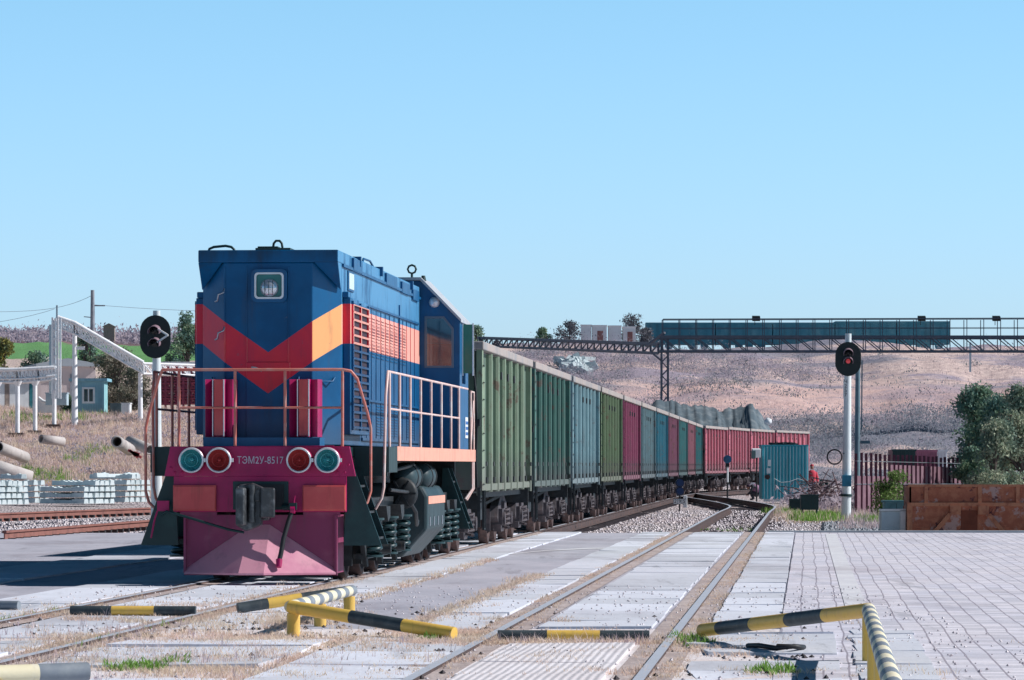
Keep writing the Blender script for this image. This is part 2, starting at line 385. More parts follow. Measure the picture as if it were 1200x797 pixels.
# hillside and bank
PS = wcoords(n,l,(0.45,0.8,2.0))
s1 = noisen(n,l,PS,0.13,12,0.72); s2 = noisen(n,l,wcoords(n,l,(1,1,1)),1.2,8,0.7); s3 = noisen(n,l,PS,0.07,5,0.6)
soil = mixn(n,l,step(n,l,s2,0.35,0.65),(0.62,0.47,0.45),(0.86,0.68,0.62))
soil = mixn(n,l,step(n,l,s1,0.46,0.56),soil,mixn(n,l,s2,(0.34,0.28,0.35),(0.54,0.47,0.54)))
soil = mixn(n,l,mathn(n,l,'MULTIPLY',step(n,l,s3,0.48,0.56),0.85),soil,mixn(n,l,s2,(0.18,0.20,0.27),(0.36,0.36,0.42)))
zn = mathn(n,l,'MULTIPLY_ADD',s3,4.0,mathn(n,l,'MULTIPLY_ADD',s1,2.0,spz.outputs[2]))
pink = mathn(n,l,'MULTIPLY',step(n,l,zn,8.2,9.4),mathn(n,l,'SUBTRACT',1.0,step(n,l,zn,11.2,12.8)))
soil = mixn(n,l,mathn(n,l,'MULTIPLY',pink,mathn(n,l,'MULTIPLY_ADD',step(n,l,s1,0.42,0.60),-0.5,0.85)),soil,mixn(n,l,step(n,l,s2,0.4,0.6),(0.92,0.64,0.57),(0.74,0.50,0.47)))
straw = mixn(n,l,step(n,l,s2,0.38,0.6),(0.76,0.62,0.52),(0.60,0.47,0.45))
straw = mixn(n,l,mathn(n,l,'MULTIPLY',step(n,l,noisen(n,l,P,0.12,6),0.56,0.68),0.6),straw,(0.30,0.36,0.12))
isleft = mathn(n,l,'LESS_THAN',mathn(n,l,'DIVIDE',spz.outputs[0],spz.outputs[1]),-0.048)
soil = mixn(n,l,isleft,soil,straw)
hillm = step(n,l,mathn(n,l,'MULTIPLY_ADD',s2,0.5,spz.outputs[2]),0.15,0.45)
col = mixn(n,l,hillm,grav,soil)
# green field far left
fieldm = mathn(n,l,'MULTIPLY',mathn(n,l,'GREATER_THAN',spz.outputs[1],590),isleft)
col = mixn(n,l,fieldm,col,mixn(n,l,noisen(n,l,P,0.05,5),(0.14,0.34,0.13),(0.20,0.40,0.16)))
scrub = mixn(n,l,step(n,l,noisen(n,l,wcoords(n,l,(1,.3,1)),0.06,6),0.4,0.6),(0.32,0.22,0.20),(0.20,0.15,0.17))
col = mixn(n,l,mathn(n,l,'MULTIPLY',mathn(n,l,'GREATER_THAN',mathn(n,l,'MULTIPLY_ADD',s3,60.0,spz.outputs[1]),835),isleft),col,scrub)
l.new(col,p.inputs['Base Color']); p.inputs['Roughness'].default_value = 0.95; p.inputs['Specular IOR Level'].default_value = 0.1
bumpn(n,l,p,mixn(n,l,hillm,vo.outputs['Distance'],noisen(n,l,P,1.6,9,0.75)),1.0,0.35)
me = bpy.data.meshes.new('ground'); me.from_pydata(vs, [], fs); me.materials.append(m)
for pp in me.polygons: pp.use_smooth = True
go = bpy.data.objects.new('ground', me); C.objects.link(go); tag(go, kind='structure')

# sheets and slabs, all laid along the tracks (local frame: x = t, y = distance)
def sheet(name, t0, t1, y0, y1, z, m, dy=None, thick=0):
    mb = MB()
    ys = [y0, y1]
    a = [along(t0,y0), along(t1,y0), along(t1,y1), along(t0,y1)]
    vs = [(x,y,z) for (x,y) in a]
    mb.add(vs, [(0,1,2,3)])
    if thick: mb.add(vs+[(x,y,z-thick) for (x,y,_) in vs], [(0,4,5,1),(1,5,6,2),(2,6,7,3),(3,7,4,0)])
    o = mb.build(name, m); return tag(o, kind='structure')
def groundmat(name, c1, c2, c3, sc=0.8, bump=0.4, fine=22, st=(1,0.45,1)):
    m, t, n, l, p = newmat(name)
    P = wcoords(n,l,st,-YAW); a = noisen(n,l,P,sc,9,0.7); b = noisen(n,l,P,fine,6,0.7); d = noisen(n,l,wcoords(n,l,(1,0.3,1)),sc*3.1,8,0.75)
    col = mixn(n,l,step(n,l,a,0.38,0.62),c1,c2); col = mixn(n,l,mathn(n,l,'MULTIPLY',step(n,l,d,0.55,0.7),0.55),col,c3)
    col = mixn(n,l,mathn(n,l,'MULTIPLY',step(n,l,b,0.5,0.72),0.35),col,tuple(x*0.55 for x in c1))
    e1 = noisen(n,l,wcoords(n,l,(0.8,0.25,1),-YAW),0.35,8,0.7); e2 = noisen(n,l,wcoords(n,l,(1.6,0.12,1),-YAW),0.9,7,0.7)
    col = mixn(n,l,mathn(n,l,'MULTIPLY',step(n,l,e1,0.50,0.64),0.45),col,(c3[0]*.72,c3[1]*.66,c3[2]*.66))
    col = mixn(n,l,mathn(n,l,'MULTIPLY',step(n,l,e2,0.58,0.66),0.40),col,tuple(x*0.42 for x in c1))
    e3 = noisen(n,l,wcoords(n,l,(1,0.4,1)),4.5,8,0.8)
    col = mixn(n,l,mathn(n,l,'MULTIPLY',step(n,l,e3,0.64,0.70),0.7),col,tuple(x*0.30 for x in c1))
    l.new(col,p.inputs['Base Color']); p.inputs['Roughness'].default_value = 0.9; p.inputs['Specular IOR Level'].default_value = 0.15
    bumpn(n,l,p,mixn(n,l,0.5,b,d),bump,0.02)
    return m, n, l, p, col
M['asphalt'] = groundmat('worn_asphalt', (0.42,0.42,0.48), (0.50,0.49,0.55), (0.30,0.28,0.32), bump=0.6)[0]
M['rough'] = groundmat('broken_crossing_ground', (0.84,0.78,0.79), (0.72,0.66,0.66), (0.80,0.66,0.56), sc=1.6, bump=1.0)[0]
M['dirt'] = groundmat('dirt_in_rail_groove', (0.40,0.33,0.32), (0.56,0.48,0.46), (0.66,0.54,0.46), sc=3, bump=1.0)[0]
def slabmat(name, ca, cb):
    m, n, l, p, col = groundmat(name, ca, tuple(x*1.08 for x in ca), tuple(x*0.72 for x in ca), sc=0.9, bump=0.35, st=(1,0.5,1))
    g = n.new('ShaderNodeNewGeometry')
    c = mixn(n,l,g.outputs['Random Per Island'],(0.82,0.82,0.82),(1.08,1.08,1.10)); c2 = mixn(n,l,1.0,col,c,'MULTIPLY')
    l.new(c2,p.inputs['Base Color']); return m
M['slab'] = slabmat('pale_concrete_slab', (0.66,0.68,0.74), None)
# pavers
m, n, l, p, col = groundmat('grey_block_paving', (0.65,0.65,0.73), (0.72,0.70,0.75), (0.53,0.51,0.56), bump=0.3)
P0 = coords(n,l,(1,1,1)); dn = noisen(n,l,P0,0.25,3,0.5,'Color')
dist = n.new('ShaderNodeVectorMath'); dist.operation = 'MULTIPLY_ADD'; l.new(dn,dist.inputs[0]); dist.inputs[1].default_value = (0.12,0.10,0); l.new(P0,dist.inputs[2])
br = n.new('ShaderNodeTexBrick'); l.new(dist.outputs[0],br.inputs[0]); br.inputs['Scale'].default_value = 1.0
br.inputs['Brick Width'].default_value = 0.20; br.inputs['Row Height'].default_value = 0.22; br.inputs['Mortar Size'].default_value = 0.010; br.inputs['Mortar Smooth'].default_value = 0.3
br.offset = 0.0; br.inputs['Color1'].default_value = (0.80,0.80,0.81,1); br.inputs['Color2'].default_value = (1.14,1.12,1.12,1); br.inputs['Mortar'].default_value = (0.50,0.47,0.50,1)
c2 = mixn(n,l,1.0,col,br.outputs[0],'MULTIPLY'); l.new(c2,p.inputs['Base Color'])
M['paver'] = m
YF = 98.0
sheet('pavement', -34, 34, 6, YF, -0.024, M['asphalt'], thick=0.12)
o = MB()
o.add([(-.25,0,0),(34,0,0),(34,YF-6.5,0),(-.25,YF-6.5,0)], [(0,1,2,3)])
pv = o.build('paving_blocks', M['paver']); pv.location = (along(0,6)[0], 6, -0.004); pv.rotation_euler = (0,0,YAW)
# shear of the yaw is tiny; shift the far edge onto the kerb line
tag(pv, kind='structure')
M['white_line'] = groundmat('worn_white_road_paint', (0.72,0.72,0.75), (0.64,0.64,0.68), (0.55,0.54,0.58), sc=1.5)[0]
sheet('road_marking', 0.44, 0.69, 44, YF-3, 0.002, M['white_line'])
mb = MB()                                   # thin curved line on the asphalt
pts = [(560,655),(596,648),(640,644),(690,641.5),(730,641)]
for (a, b) in zip(pts, pts[1:]):
    A = at(a[0],a[1],H*F/(a[1]-HY)); B = at(b[0],b[1],H*F/(b[1]-HY))
    mb.quad((A[0],A[1]-.5,-.018),(B[0],B[1]-.5,-.018),(B[0],B[1]+.35,-.018),(A[0],A[1]+.35,-.018))
tag(mb.build('road_marking', M['white_line']), kind='structure')
# kerb at the far edge of the yard
mb = MB(); x0, _ = along(-.9,YF); mb.box(x0, 45, YF+.01, YF+.25, -.25, .03); tag(mb.build('kerb', M['concrete']), kind='structure')

rnd = random.Random(4)
def slabs(name, t0, t1, y0, y1, L, gap=0.035, tilt=0.006, m=None, z=0.0, miss=0.0, rag=0.0):
    mb = MB(); y = y0
    while y < y1:
        ll = L*rnd.uniform(.93,1.07); a = y+gap; b = min(y+ll, y1)
        if rnd.random() >= miss:
            dz = [z+rnd.uniform(-tilt,tilt) for _ in range(4)]; j = rnd.uniform(-.015,.015); r_ = [rnd.uniform(-rag,rag) for _ in range(4)]
            A = along(t0+j+r_[2]*.5,a+r_[0]); B = along(t1+j,a+r_[1]); Cc = along(t1+j,b+r_[2]); D = along(t0+j,b+r_[3])
            q_ = [(*A,dz[0]),(*B,dz[1]),(*Cc,dz[2]),(*D,dz[3])]
            mb.add(q_+[(x,yy,-.1) for (x,yy,_) in q_], [(0,1,2,3),(0,4,5,1),(1,5,6,2),(2,6,7,3),(3,7,4,0)])
        y += ll
    return tag(mb.build(name, m or M['slab']), kind='structure')
T1 = -7.33; T2 = -2.09; G = 0.80          # track centres and half gauge (inner face)
slabs('concrete_paving', T1+G+.30, -5.37, 40, YF, 1.9, gap=.05)
slabs('concrete_paving', -3.88, T2-G-.33, 40, YF, 2.1, gap=.06)
slabs('concrete_paving', T2-G+.24, T2+G-.24, 40.5, YF, 1.7, gap=.045)
slabs('concrete_paving', T2+G+.33, -.28, 40.5, YF, 2.2, gap=.07)
slabs('concrete_paving', T1-G+.24, T1+G-.24, 38, YF, 2.9)
slabs('concrete_paving', T1-G-1.5, T1-G-.3, 41, YF, 3.0)
slabs('concrete_paving', -12.6, -11.0, 40, YF, 3.0)
# the near side of the crossing: rough broken ground and older slabs
sheet('broken_ground', -20, 20, 8, 40.2, -0.010, M['rough'])
m, n, l, p, col = groundmat('ribbed_crossing_plate', (0.70,0.66,0.68), (0.78,0.75,0.78), (0.55,0.48,0.46), sc=1.4, bump=0.4)
wv = n.new('ShaderNodeTexWave'); wv.bands_direction = 'X'; wv.inputs['Scale'].default_value = 5.0; wv.inputs['Distortion'].default_value = 0.8; wv.inputs['Detail'].default_value = 2; l.new(wcoords(n,l,(1,1,1),-YAW+0.0),wv.inputs[0])
l.new(mixn(n,l,mathn(n,l,'MULTIPLY',wv.outputs['Fac'],0.15),col,(0.40,0.36,0.38)),p.inputs['Base Color']); bumpn(n,l,p,wv.outputs['Fac'],0.35,0.015)
M['ribbed'] = m
slabs('broken_paving', T2-G+.24, T2+G-.24, 22, 37.2, 2.2, z=.012, tilt=.012, rag=.05, m=M['ribbed'])
slabs('broken_paving', T1-G+.24, T1+G-.24, 22, 37.0, 1.6, z=.012, tilt=.015, rag=.08, miss=.1)
slabs('broken_paving', T1+G+.35, T1+G+2.2, 24, 38, 1.7, z=.008, tilt=.02, rag=.15, miss=.15)
slabs('broken_paving', T1+G+2.4, T1+G+3.6, 24, 38, 2.1, z=.006, tilt=.02, rag=.2, miss=.2)
slabs('broken_paving', T2+G+.35, T2+G+1.55, 22, 39, 1.4, z=.008, tilt=.02, rag=.3, miss=.2)
slabs('broken_paving', T2+G+1.7, T2+G+2.3, 22, 39.5, 1.2, z=.008, tilt=.01, rag=.1)
slabs('broken_paving', T1-G-3.2, T1-G-.4, 24, 39, 2.0, z=.006, tilt=.02, rag=.2, miss=.2)

# ------------------------------------------------------------------ tracks
WL = 14.05; WB = 13.05
corner = [along(-5.73, 72.4+WL*i) for i in range(12)]
wag = []                                        # near right corner and heading of every wagon
for i in range(11): wag.append((corner[i][0], corner[i][1], math.atan(SL)))
def solve(P0, px, L):
    k = (px-600)/F; lo, hi = P0[1], P0[1]+L
    for _ in range(60):
        mid = (lo+hi)/2; d = math.hypot(mid*k-P0[0], mid-P0[1])
        if d < L: lo = mid
        else: hi = mid
    return (lo*k, lo)
P0 = at(826.8, 0, 227.0)[:2]
for (a, b) in ((826.8,852.7),(854.2,878.4),(880,907.5),(910,948.6)):
    P0 = ((a-600)/F*P0[1], P0[1]); P1 = solve(P0, b, WB)
    th = math.atan2(P1[0]-P0[0], P1[1]-P0[1]); wag.append((P0[0], P0[1], th))
    P0 = (0, P1[1]+math.cos(th)*1.0)
def centre_of(wg, u):                            # centre line point u metres behind a wagon's front
    x, y, th = wg; return (x-1.6*math.cos(th)+u*math.sin(th), y+1.6*math.sin(th)+u*math.cos(th))
main = [along(T1, y) for y in range(8, 214, 6)]
for wg in wag[11:]: main += [centre_of(wg, 2), centre_of(wg, 7), centre_of(wg, 12)]
main += [(main[-1][0]+10, main[-1][1]+26), (main[-1][0]+35, main[-1][1]+70)]
def smooth_line(pts, it=2):
    for _ in range(it):
        q = [pts[0]]
        for (a, b) in zip(pts, pts[1:]):
            q += [(a[0]*.75+b[0]*.25, a[1]*.75+b[1]*.25), (a[0]*.25+b[0]*.75, a[1]*.25+b[1]*.75)]
        pts = q+[pts[-1]]
    return pts
main_s = smooth_line(main)
branch = [along(T2, y) for y in range(8, 146, 6)]+[along(t, y) for (t, y) in ((-2.0,152),(-2.1,160),(-2.75,172),(-3.75,186),(-5.0,202),(-6.2,216),(-7.0,228))]
branch_s = smooth_line(branch)
def offset(pts, d):
    out = []
    for i, p_ in enumerate(pts):
        a = pts[max(0,i-1)]; b = pts[min(len(pts)-1,i+1)]; tx, ty = b[0]-a[0], b[1]-a[1]; L = math.hypot(tx,ty)
        out.append((p_[0]+d*ty/L, p_[1]-d*tx/L))
    return out
def rail(pts, z, parent, m_side, m_top, hgt_=.17, head=.085):
    prof = [(-head/2,0),(head/2,0),(head/2,-.045),(.012,-.06),(.012,-hgt_+.03),(.075,-hgt_+.012),(.075,-hgt_),(-.075,-hgt_),(-.075,-hgt_+.012),(-.012,-hgt_+.03),(-.012,-.06),(-head/2,-.045)]
    mb = MB(); k = len(prof); vs = []
    for i, p_ in enumerate(pts):
        a = pts[max(0,i-1)]; b = pts[min(len(pts)-1,i+1)]; tx, ty = b[0]-a[0], b[1]-a[1]; L = math.hypot(tx,ty)
        for (o_, zz) in prof: vs.append((p_[0]+o_*ty/L, p_[1]-o_*tx/L, z+zz))
    mb.add(vs, [])
    for i in range(len(pts)-1):
        for j in range(k):
            mb.f.append([i*k+j, i*k+(j+1)%k, (i+1)*k+(j+1)%k, (i+1)*k+j]); mb.m.append(1 if j == 0 else 0); mb.sm.append(False)
    mb.add(vs[:k], [tuple(range(k))]); mb.add(vs[-k:], [tuple(range(k))])
    return mb.build('rail', [m_side, m_top], parent)
def sleepers(pts, y0, y1, z, parent, m, spacing=.75, w=2.7, ends=0):
    acc = 0; k = 0; mb = MB()
    for (a, b) in zip(pts, pts[1:]):
        L = math.hypot(b[0]-a[0], b[1]-a[1]); th = math.atan2(b[0]-a[0], b[1]-a[1])
        while acc < L:
            f_ = acc/L; x = a[0]+(b[0]-a[0])*f_; y = a[1]+(b[1]-a[1])*f_
            if y0 < y < y1: mb.rbox((x,y,z), (w,.25,.14), -th); k += 1
            acc += spacing
        acc -= L
    if k: return tag(mb.build('sleepers', m, parent), kind='stuff')
gauge = .85
tr = thing('railway_track', 'straight railway track running under the locomotive and its train', 'railway track')
for s in (-1, 1): rail(offset(main_s, s*gauge), .02, tr, M['rail_side'], M['rail_top'], hgt_=.23)
sleepers(main_s, 99, 330, -.31, tr, M['wagon_gear'])
tr = thing('railway_track', 'empty railway track beside the train, bending left beyond the crossing', 'railway track')
for s in (-1, 1): rail(offset(branch_s, s*gauge), .02, tr, M['rail_side'], M['rail_top'], hgt_=.23)
sleepers(branch_s, 99, 225, -.315, tr, M['wagon_gear'])
mb = MB()
for (t_, g_) in ((T1,1),(T1,-1),(T2,1),(T2,-1)):          # fishplates, small things on the rails are rail texture; grooves are dirt strips
    c_ = t_+g_*gauge
    a, b, c, d = along(c_-.235,10), along(c_+.235,10), along(c_+.235,YF), along(c_-.235,YF)
    mb.quad((*a,-.006),(*b,-.006),(*c,-.006),(*d,-.006))
tag(mb.build('rail_groove_dirt', M['dirt']), kind='structure')

# rusty tracks on the left
def gpt(px, py, z=-.0): Y = (H-z)*F/(py-HY); return ((px-600)*Y/F, Y)
M['clip'] = flat('dark_rail_clip', (0.03,0.03,0.035), 0.7)
def side_track(ptsA, label, both=None):
    t_ = thing('railway_track', label, 'railway track')
    for pts in ([ptsA] if both is None else [ptsA, both]):
        rail(pts, .16, t_, M['rail_rust'], M['rail_rust'], hgt_=.26, head=.10)
        c_ = MB(); a, b = pts[0], pts[-1]; L = math.hypot(b[0]-a[0], b[1]-a[1]); k = int(L/.8); th = math.atan2(b[0]-a[0], b[1]-a[1])
        for i in range(k):
            f_ = (i+.5)/k; x = a[0]+(b[0]-a[0])*f_; y = a[1]+(b[1]-a[1])*f_
            c_.rbox((x,y,-.05), (.34,.16,.09), -th)
        tag(c_.build('rail_clips', M['clip'], t_), kind='stuff')
    return t_
A0, A1 = gpt(-40,613,-.1), gpt(330,597,-.1)
side_track([A0,A1], 'rusty brown railway track in front of the stacked concrete sleepers')
B0, B1 = gpt(5,636,-.1), gpt(330,607,-.1)
side_track([B0,B1], 'rusty siding rails at the left edge of the yard, nearer than the other rusty track')
# ------------------------------------------------------------------ the locomotive (local: x right, y back, z up from the rail)
LOC = (along(T1,54.93)[0], 54.93, 0)
loco = thing('locomotive', 'blue diesel shunting locomotive with red and orange chevron and maroon buffer beam', 'locomotive', LOC, YAW)
HW = .96; HZ = 4.53; HU0 = .87; HU1 = 12.65; DZ = 1.85
hb = MB()
pl = [(-.605,HU0),(.605,HU0),(HW,HU0+.42),(HW,HU1),(-HW,HU1),(-HW,HU0+.42)]
hb.prism(pl, 'z', DZ+.02, 4.36)
hb.prism([(-HW,HU0-.02),(HW,HU0-.02),(HW,HU1),(-HW,HU1)], 'z', 4.36, HZ)          # roof slab, square cornered
for s in (-1,1):                                                            # slanting gusset under each roof corner
    hb.add([(s*HW,HU0-.02,4.36),(s*(HW-.34),HU0-.02,4.36),(s*HW,HU0+.40,4.36),(s*HW,HU0+.36,3.98)], [(0,1,3),(0,3,2),(1,2,3)])
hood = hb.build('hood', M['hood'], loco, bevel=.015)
mb = MB()                                                                # raised door panels on the front
for (a, b, z0, z1) in ((-.30,.30,1.95,3.0),):
    mb.box(a,b,HU0-.02,HU0+.01,z0,z1)
for (a,b) in ((-.30,-.285),(.27,.285)): mb.box(a,b,HU0-.014,HU0,3.0,4.30)
for s in (-1,):
    mb.box(-.605,-.59,HU0-.016,HU0,1.9,4.3)
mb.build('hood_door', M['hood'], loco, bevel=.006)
mb = MB()
for (x, z) in ((-.63,3.92),(-.63,3.40)):
    mb = MB(); mb.tube([(x-.10,HU0+.02,z-.09),(x-.06,HU0-.03,z-.08),(x-.05,HU0-.06,z),(x+.02,HU0-.04,z+.03),(x+.03,HU0,z+.09)], .013, 6); mb.build('door_handle', M['steel'], loco)
mb = MB()
mb.tube([(-.22,HU0-.05,2.93),(-.16,HU0-.08,2.92),(-.08,HU0-.05,2.88)], .015, 6)
mb.build('door_handle', M['steel'], loco)
mb = MB()
mb.tube([(.42,HU0-.01,2.80),(.42,HU0-.04,2.74),(.86,HU0+.2,2.74),(.88,HU0+.3,2.8)], .012, 6); mb.build('grab_handle', M['navy'], loco); mb = MB()
mb.tube([(-.80,HU0+.2,2.80),(-.78,HU0+.15,2.74),(-.5,HU0-.04,2.74),(-.48,HU0,2.80)], .012, 6)
mb.build('grab_handle', M['navy'], loco)
# roof furniture
mb = MB()
mb.tube([(-.86,1.1,HZ-.02),(-.84,1.1,HZ+.03),(-.78,1.1,HZ+.055),(-.62,1.1,HZ+.07),(-.54,1.1,HZ+.055),(-.50,1.1,HZ+.02),(-.49,1.1,HZ-.02)], .018, 8)
mb.build('roof_handrail', M['teal_dark'], loco)
mb = MB()
mb.box(-.18,.30,HU0+.02,HU0+.5,HZ-.01,HZ+.03); mb.box(-.16,.12,HU0+.1,HU0+.4,HZ+.03,HZ+.055)
mb.tube([(.04,HU0+.2,HZ+.04),(.05,HU0+.2,HZ+.10),(.08,HU0+.2,HZ+.135),(.13,HU0+.2,HZ+.135),(.16,HU0+.2,HZ+.10),(.17,HU0+.2,HZ+.04)], .018, 8)
mb.build('horn_mount', M['teal_dark'], loco, bevel=.006)
mb = MB()
mb.box(-.7,.7,2.6,4.4,HZ-.01,HZ+.02)
for (a,b) in ((5.0,6.2),(6.5,7.6),(8.0,10.2),(10.6,12.2)): mb.box(-.6,.72,a,b,HZ-.01,HZ+.03)
mb.build('roof_hatch', M['navy'], loco, bevel=.01)
mb = MB()
for (a,b,z) in ((2.5,3.6,4.46),(7.0,8.6,4.46),(9.4,10.6,4.44),(11.2,12.2,4.40)): mb = MB(); mb.box(HW+.002,HW+.035,a,b,z-.13,z+.04); mb.build('roof_edge_bracket', M['navy'], loco)
for u in (3.3,6.3,11.0): mb = MB(); mb.box(HW-.1,HW+.045,u,u+.10,4.42,HZ+.03); mb.build('roof_edge_bracket', M['navy'], loco)
mb = MB()
mb.tube([(HW-.05,4.4,HZ),(HW-.05,4.5,HZ+.06),(HW-.05,5.4,HZ+.07),(HW-.05,5.9,HZ)], .016, 6)
mb.build('roof_pipe', M['navy'], loco)
mb = MB(); mb.box(HW+.002,HW+.03,4.3,12.3,3.895,3.925); mb.box(HW+.002,HW+.02,9.15,9.2,1.9,4.1); mb.box(HW-.01,HW+.03,1.3,HU1,4.32,4.36)
mb.build('side_gutter', M['navy'], loco)
# top headlight
hl = MB(); zc = 4.04; zw = .245; zh = .225
def rrect(w_, h_, r_, k=5):
    out = []
    for (cx, cy, a0) in ((w_-r_,h_-r_,0),(-w_+r_,h_-r_,90),(-w_+r_,-h_+r_,180),(w_-r_,-h_+r_,270)):
        for i in range(k+1):
            a = R(a0+90*i/k); out.append((cx+r_*math.cos(a), cy+r_*math.sin(a)))
    return out
oc = rrect(zw,zh,.08); ic = rrect(zw-.05,zh-.05,.05); nn_ = len(oc)
def ring_panel(mb, oc, ic, cx, cz, y0, y1):
    k = len(oc); vs = [(cx+p[0],y0,cz+p[1]) for p in oc]+[(cx+p[0],y0,cz+p[1]) for p in ic]+[(cx+p[0],y1,cz+p[1]) for p in oc]+[(cx+p[0],y1,cz+p[1]) for p in ic]
    fs = []
    for i in range(k):
        j = (i+1)%k; fs += [(i,j,k+j,k+i),(2*k+i,2*k+j,3*k+j,3*k+i),(i,j,2*k+j,2*k+i),(k+i,k+j,3*k+j,3*k+i)]
    mb.add(vs, fs)
ring_panel(hl, oc, ic, 0.02, zc, HU0-.07, HU0-.001)
light = hl.build('headlight', M['navy'], loco)
mb = MB(); ic2 = rrect(zw-.045,zh-.045,.05); ring_panel(mb, ic2, rrect(zw-.07,zh-.07,.04), 0.02, zc, HU0-.078, HU0-.05)
mb.build('trim', M['chrome'], light)
mb = MB(); mb.add([(0.02+p_[0],HU0-.03,zc+p_[1]) for p_ in ic], [tuple(range(nn_))]); mb.build('housing', flat('teal_housing',(0.03,0.20,0.20),.3), light)
mb = MB(); mb.lathe([(.001,-.10),(.06,-.095),(.10,-.07),(.125,-.035)], (0.02,HU0-.005,zc-.03), 'y', 20); mb.build('lens', flat('bright_reflector',(0.72,0.78,0.85),.08,.6), light)
mb = MB()
for dx in (-.055,0,.055): mb.box(.02+dx-.003,.02+dx+.003,HU0-.112,HU0-.106,zc-.13,zc+.07)
mb.box(-.09,.13,HU0-.112,HU0-.106,zc-.033,zc-.027); mb.build('guard', M['teal_dark'], light)
# number lamp on the side
mb = MB(); mb.box(HW+.002,HW+.02,1.95,2.65,4.02,4.30); nl = mb.build('number_lamp', M['navy'], loco, bevel=.01)
mb = MB(); mb.box(HW+.02,HW+.026,2.0,2.6,4.05,4.27); mb.build('pane', flat('white_glass',(0.7,0.78,0.74),.2), nl)
# radiator shutter boxes
for s in (-1,1):
    mb = MB(); x0, x1 = sorted((s*HW+s*.002, s*1.07)); mb.box(x0,x1,1.40,3.62,2.02,3.90); mb.box(min(s*HW,s*1.05),max(s*HW,s*1.05),1.34,1.60,3.9,3.98)
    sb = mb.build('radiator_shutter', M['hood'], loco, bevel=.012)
    mb = MB(); x1 = s*1.072
    mb.box(min(x1,x1-s*.03),max(x1,x1-s*.03),1.52,3.50,2.12,3.82)
    mb.build('opening', M['red_dark'] if 'red_dark' in M else M['black'], sb)
    mb = MB()
    for k in range(17):
        z = 2.12+1.70*k/16; mb.rbox((s*1.085,2.51,z), (.035,2.0,.028), ry=s*.3)
    for u in (1.50,2.49,3.48): mb.box(min(s*1.072,s*1.10),max(s*1.072,s*1.10),u,u+.07,2.08,3.86)
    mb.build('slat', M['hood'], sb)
# louvred doors on the long side
mb = MB()
for u in [3.75+.66*i for i in range(13)]: mb.box(HW+.002,HW+.010,u,u+.02,1.95,3.88)
mb.box(HW+.002,HW+.03,3.7,12.4,1.95,1.99); mb.box(HW+.002,HW+.03,3.7,12.4,2.52,2.55)
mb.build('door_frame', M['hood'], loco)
lv = MB()
for d in range(10):
    u0 = 3.85+.66*d
    for k in range(13):
        z = 3.20+.047*k+ (0.0); lv.add([(HW+.003,u0,z),(HW+.003,u0+.48,z),(HW+.012,u0+.48,z-.02),(HW+.012,u0,z-.02)], [(0,1,2,3)])
for d in (0,1,3,4,6,7,8,10,11):
    u0 = 3.85+.66*d
    for k in range(11):
        z = 2.06+.042*k; lv.add([(HW+.003,u0,z),(HW+.003,u0+.48,z),(HW+.012,u0+.48,z-.018),(HW+.012,u0,z-.018)], [(0,1,2,3)])
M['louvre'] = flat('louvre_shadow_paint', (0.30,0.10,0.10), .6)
tag(lv.build('louvre', M['hood'], loco), kind='stuff')
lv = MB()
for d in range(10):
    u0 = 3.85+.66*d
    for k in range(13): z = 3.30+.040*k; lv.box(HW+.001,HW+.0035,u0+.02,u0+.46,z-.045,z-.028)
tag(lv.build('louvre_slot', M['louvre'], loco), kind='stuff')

# cab
CW = 1.62; U0 = HU1+.005; U1 = 14.35
prof = [(-CW,DZ),(CW,DZ),(CW,3.98),(.98,4.64),(-.98,4.64),(-CW,3.98)]
# front wall with window openings on both sides: built as strips round the openings
def wall_with_hole(mb, outer, hole, y0, y1):
    a = len(mb.v)
cb = MB(); cab_c = [(-CW,DZ),(CW,DZ)]
def strip(poly): cb.prism(poly,'y',U0,U0+.06)
for s in (-1,1):
    X = lambda v: s*v
    strip([(X(HW),DZ),(X(1.04),DZ),(X(1.04),4.58),(X(HW),4.63)])
    strip([(X(1.04),DZ),(X(1.52),DZ),(X(1.52),3.20),(X(1.04),3.20)])
    strip([(X(1.52),DZ),(X(CW),DZ),(X(CW),3.98),(X(1.52),4.07)])
    strip([(X(1.04),4.05),(X(1.36),4.05),(X(1.52),3.85),(X(1.52),4.07),(X(1.04),4.58)])
strip([(-HW,4.4),(HW,4.4),(HW,4.63),(-HW,4.63)])
cb.prism(prof,'y',U1-.06,U1)
for s in (-1,1):
    x0, x1 = sorted((s*CW, s*(CW-.06)))
    cb.box(x0,x1,U0+.06,U0+.45,DZ,3.97); cb.box(x0,x1,U0+.45,U1-.55,DZ,2.95); cb.box(x0,x1,U1-.55,U1-.06,DZ,3.97); cb.box(x0,x1,U0+.45,U1-.55,3.80,3.97)
cab = cb.build('cab', M['cabblue'] if 'cabblue' in M else M['navy'], loco)
mb = MB(); mb.prism([(-CW-.03,3.95),(-CW-.03,4.0),(-.98,4.69),(.98,4.69),(CW+.03,4.0),(CW+.03,3.95),(.97,4.64),(-.97,4.64)],'y',U0-.10,U1+.05)
mb.build('roof', paint('pale_grey_roof',(0.45,0.47,0.50),(0.35,0.4,0.46),.6), cab)  # even pale grey over the whole cab roof
mb = MB(); mb.box(-CW+.08,CW-.08,U0+.9,U0+.95,DZ+.3,3.62); mb.box(1.0,1.4,U0+1.5,U0+1.9,DZ,3.3)
mb.build('interior', paint('dark_red_interior',(0.09,0.004,0.016),(0.12,0.01,0.03),.7), cab)
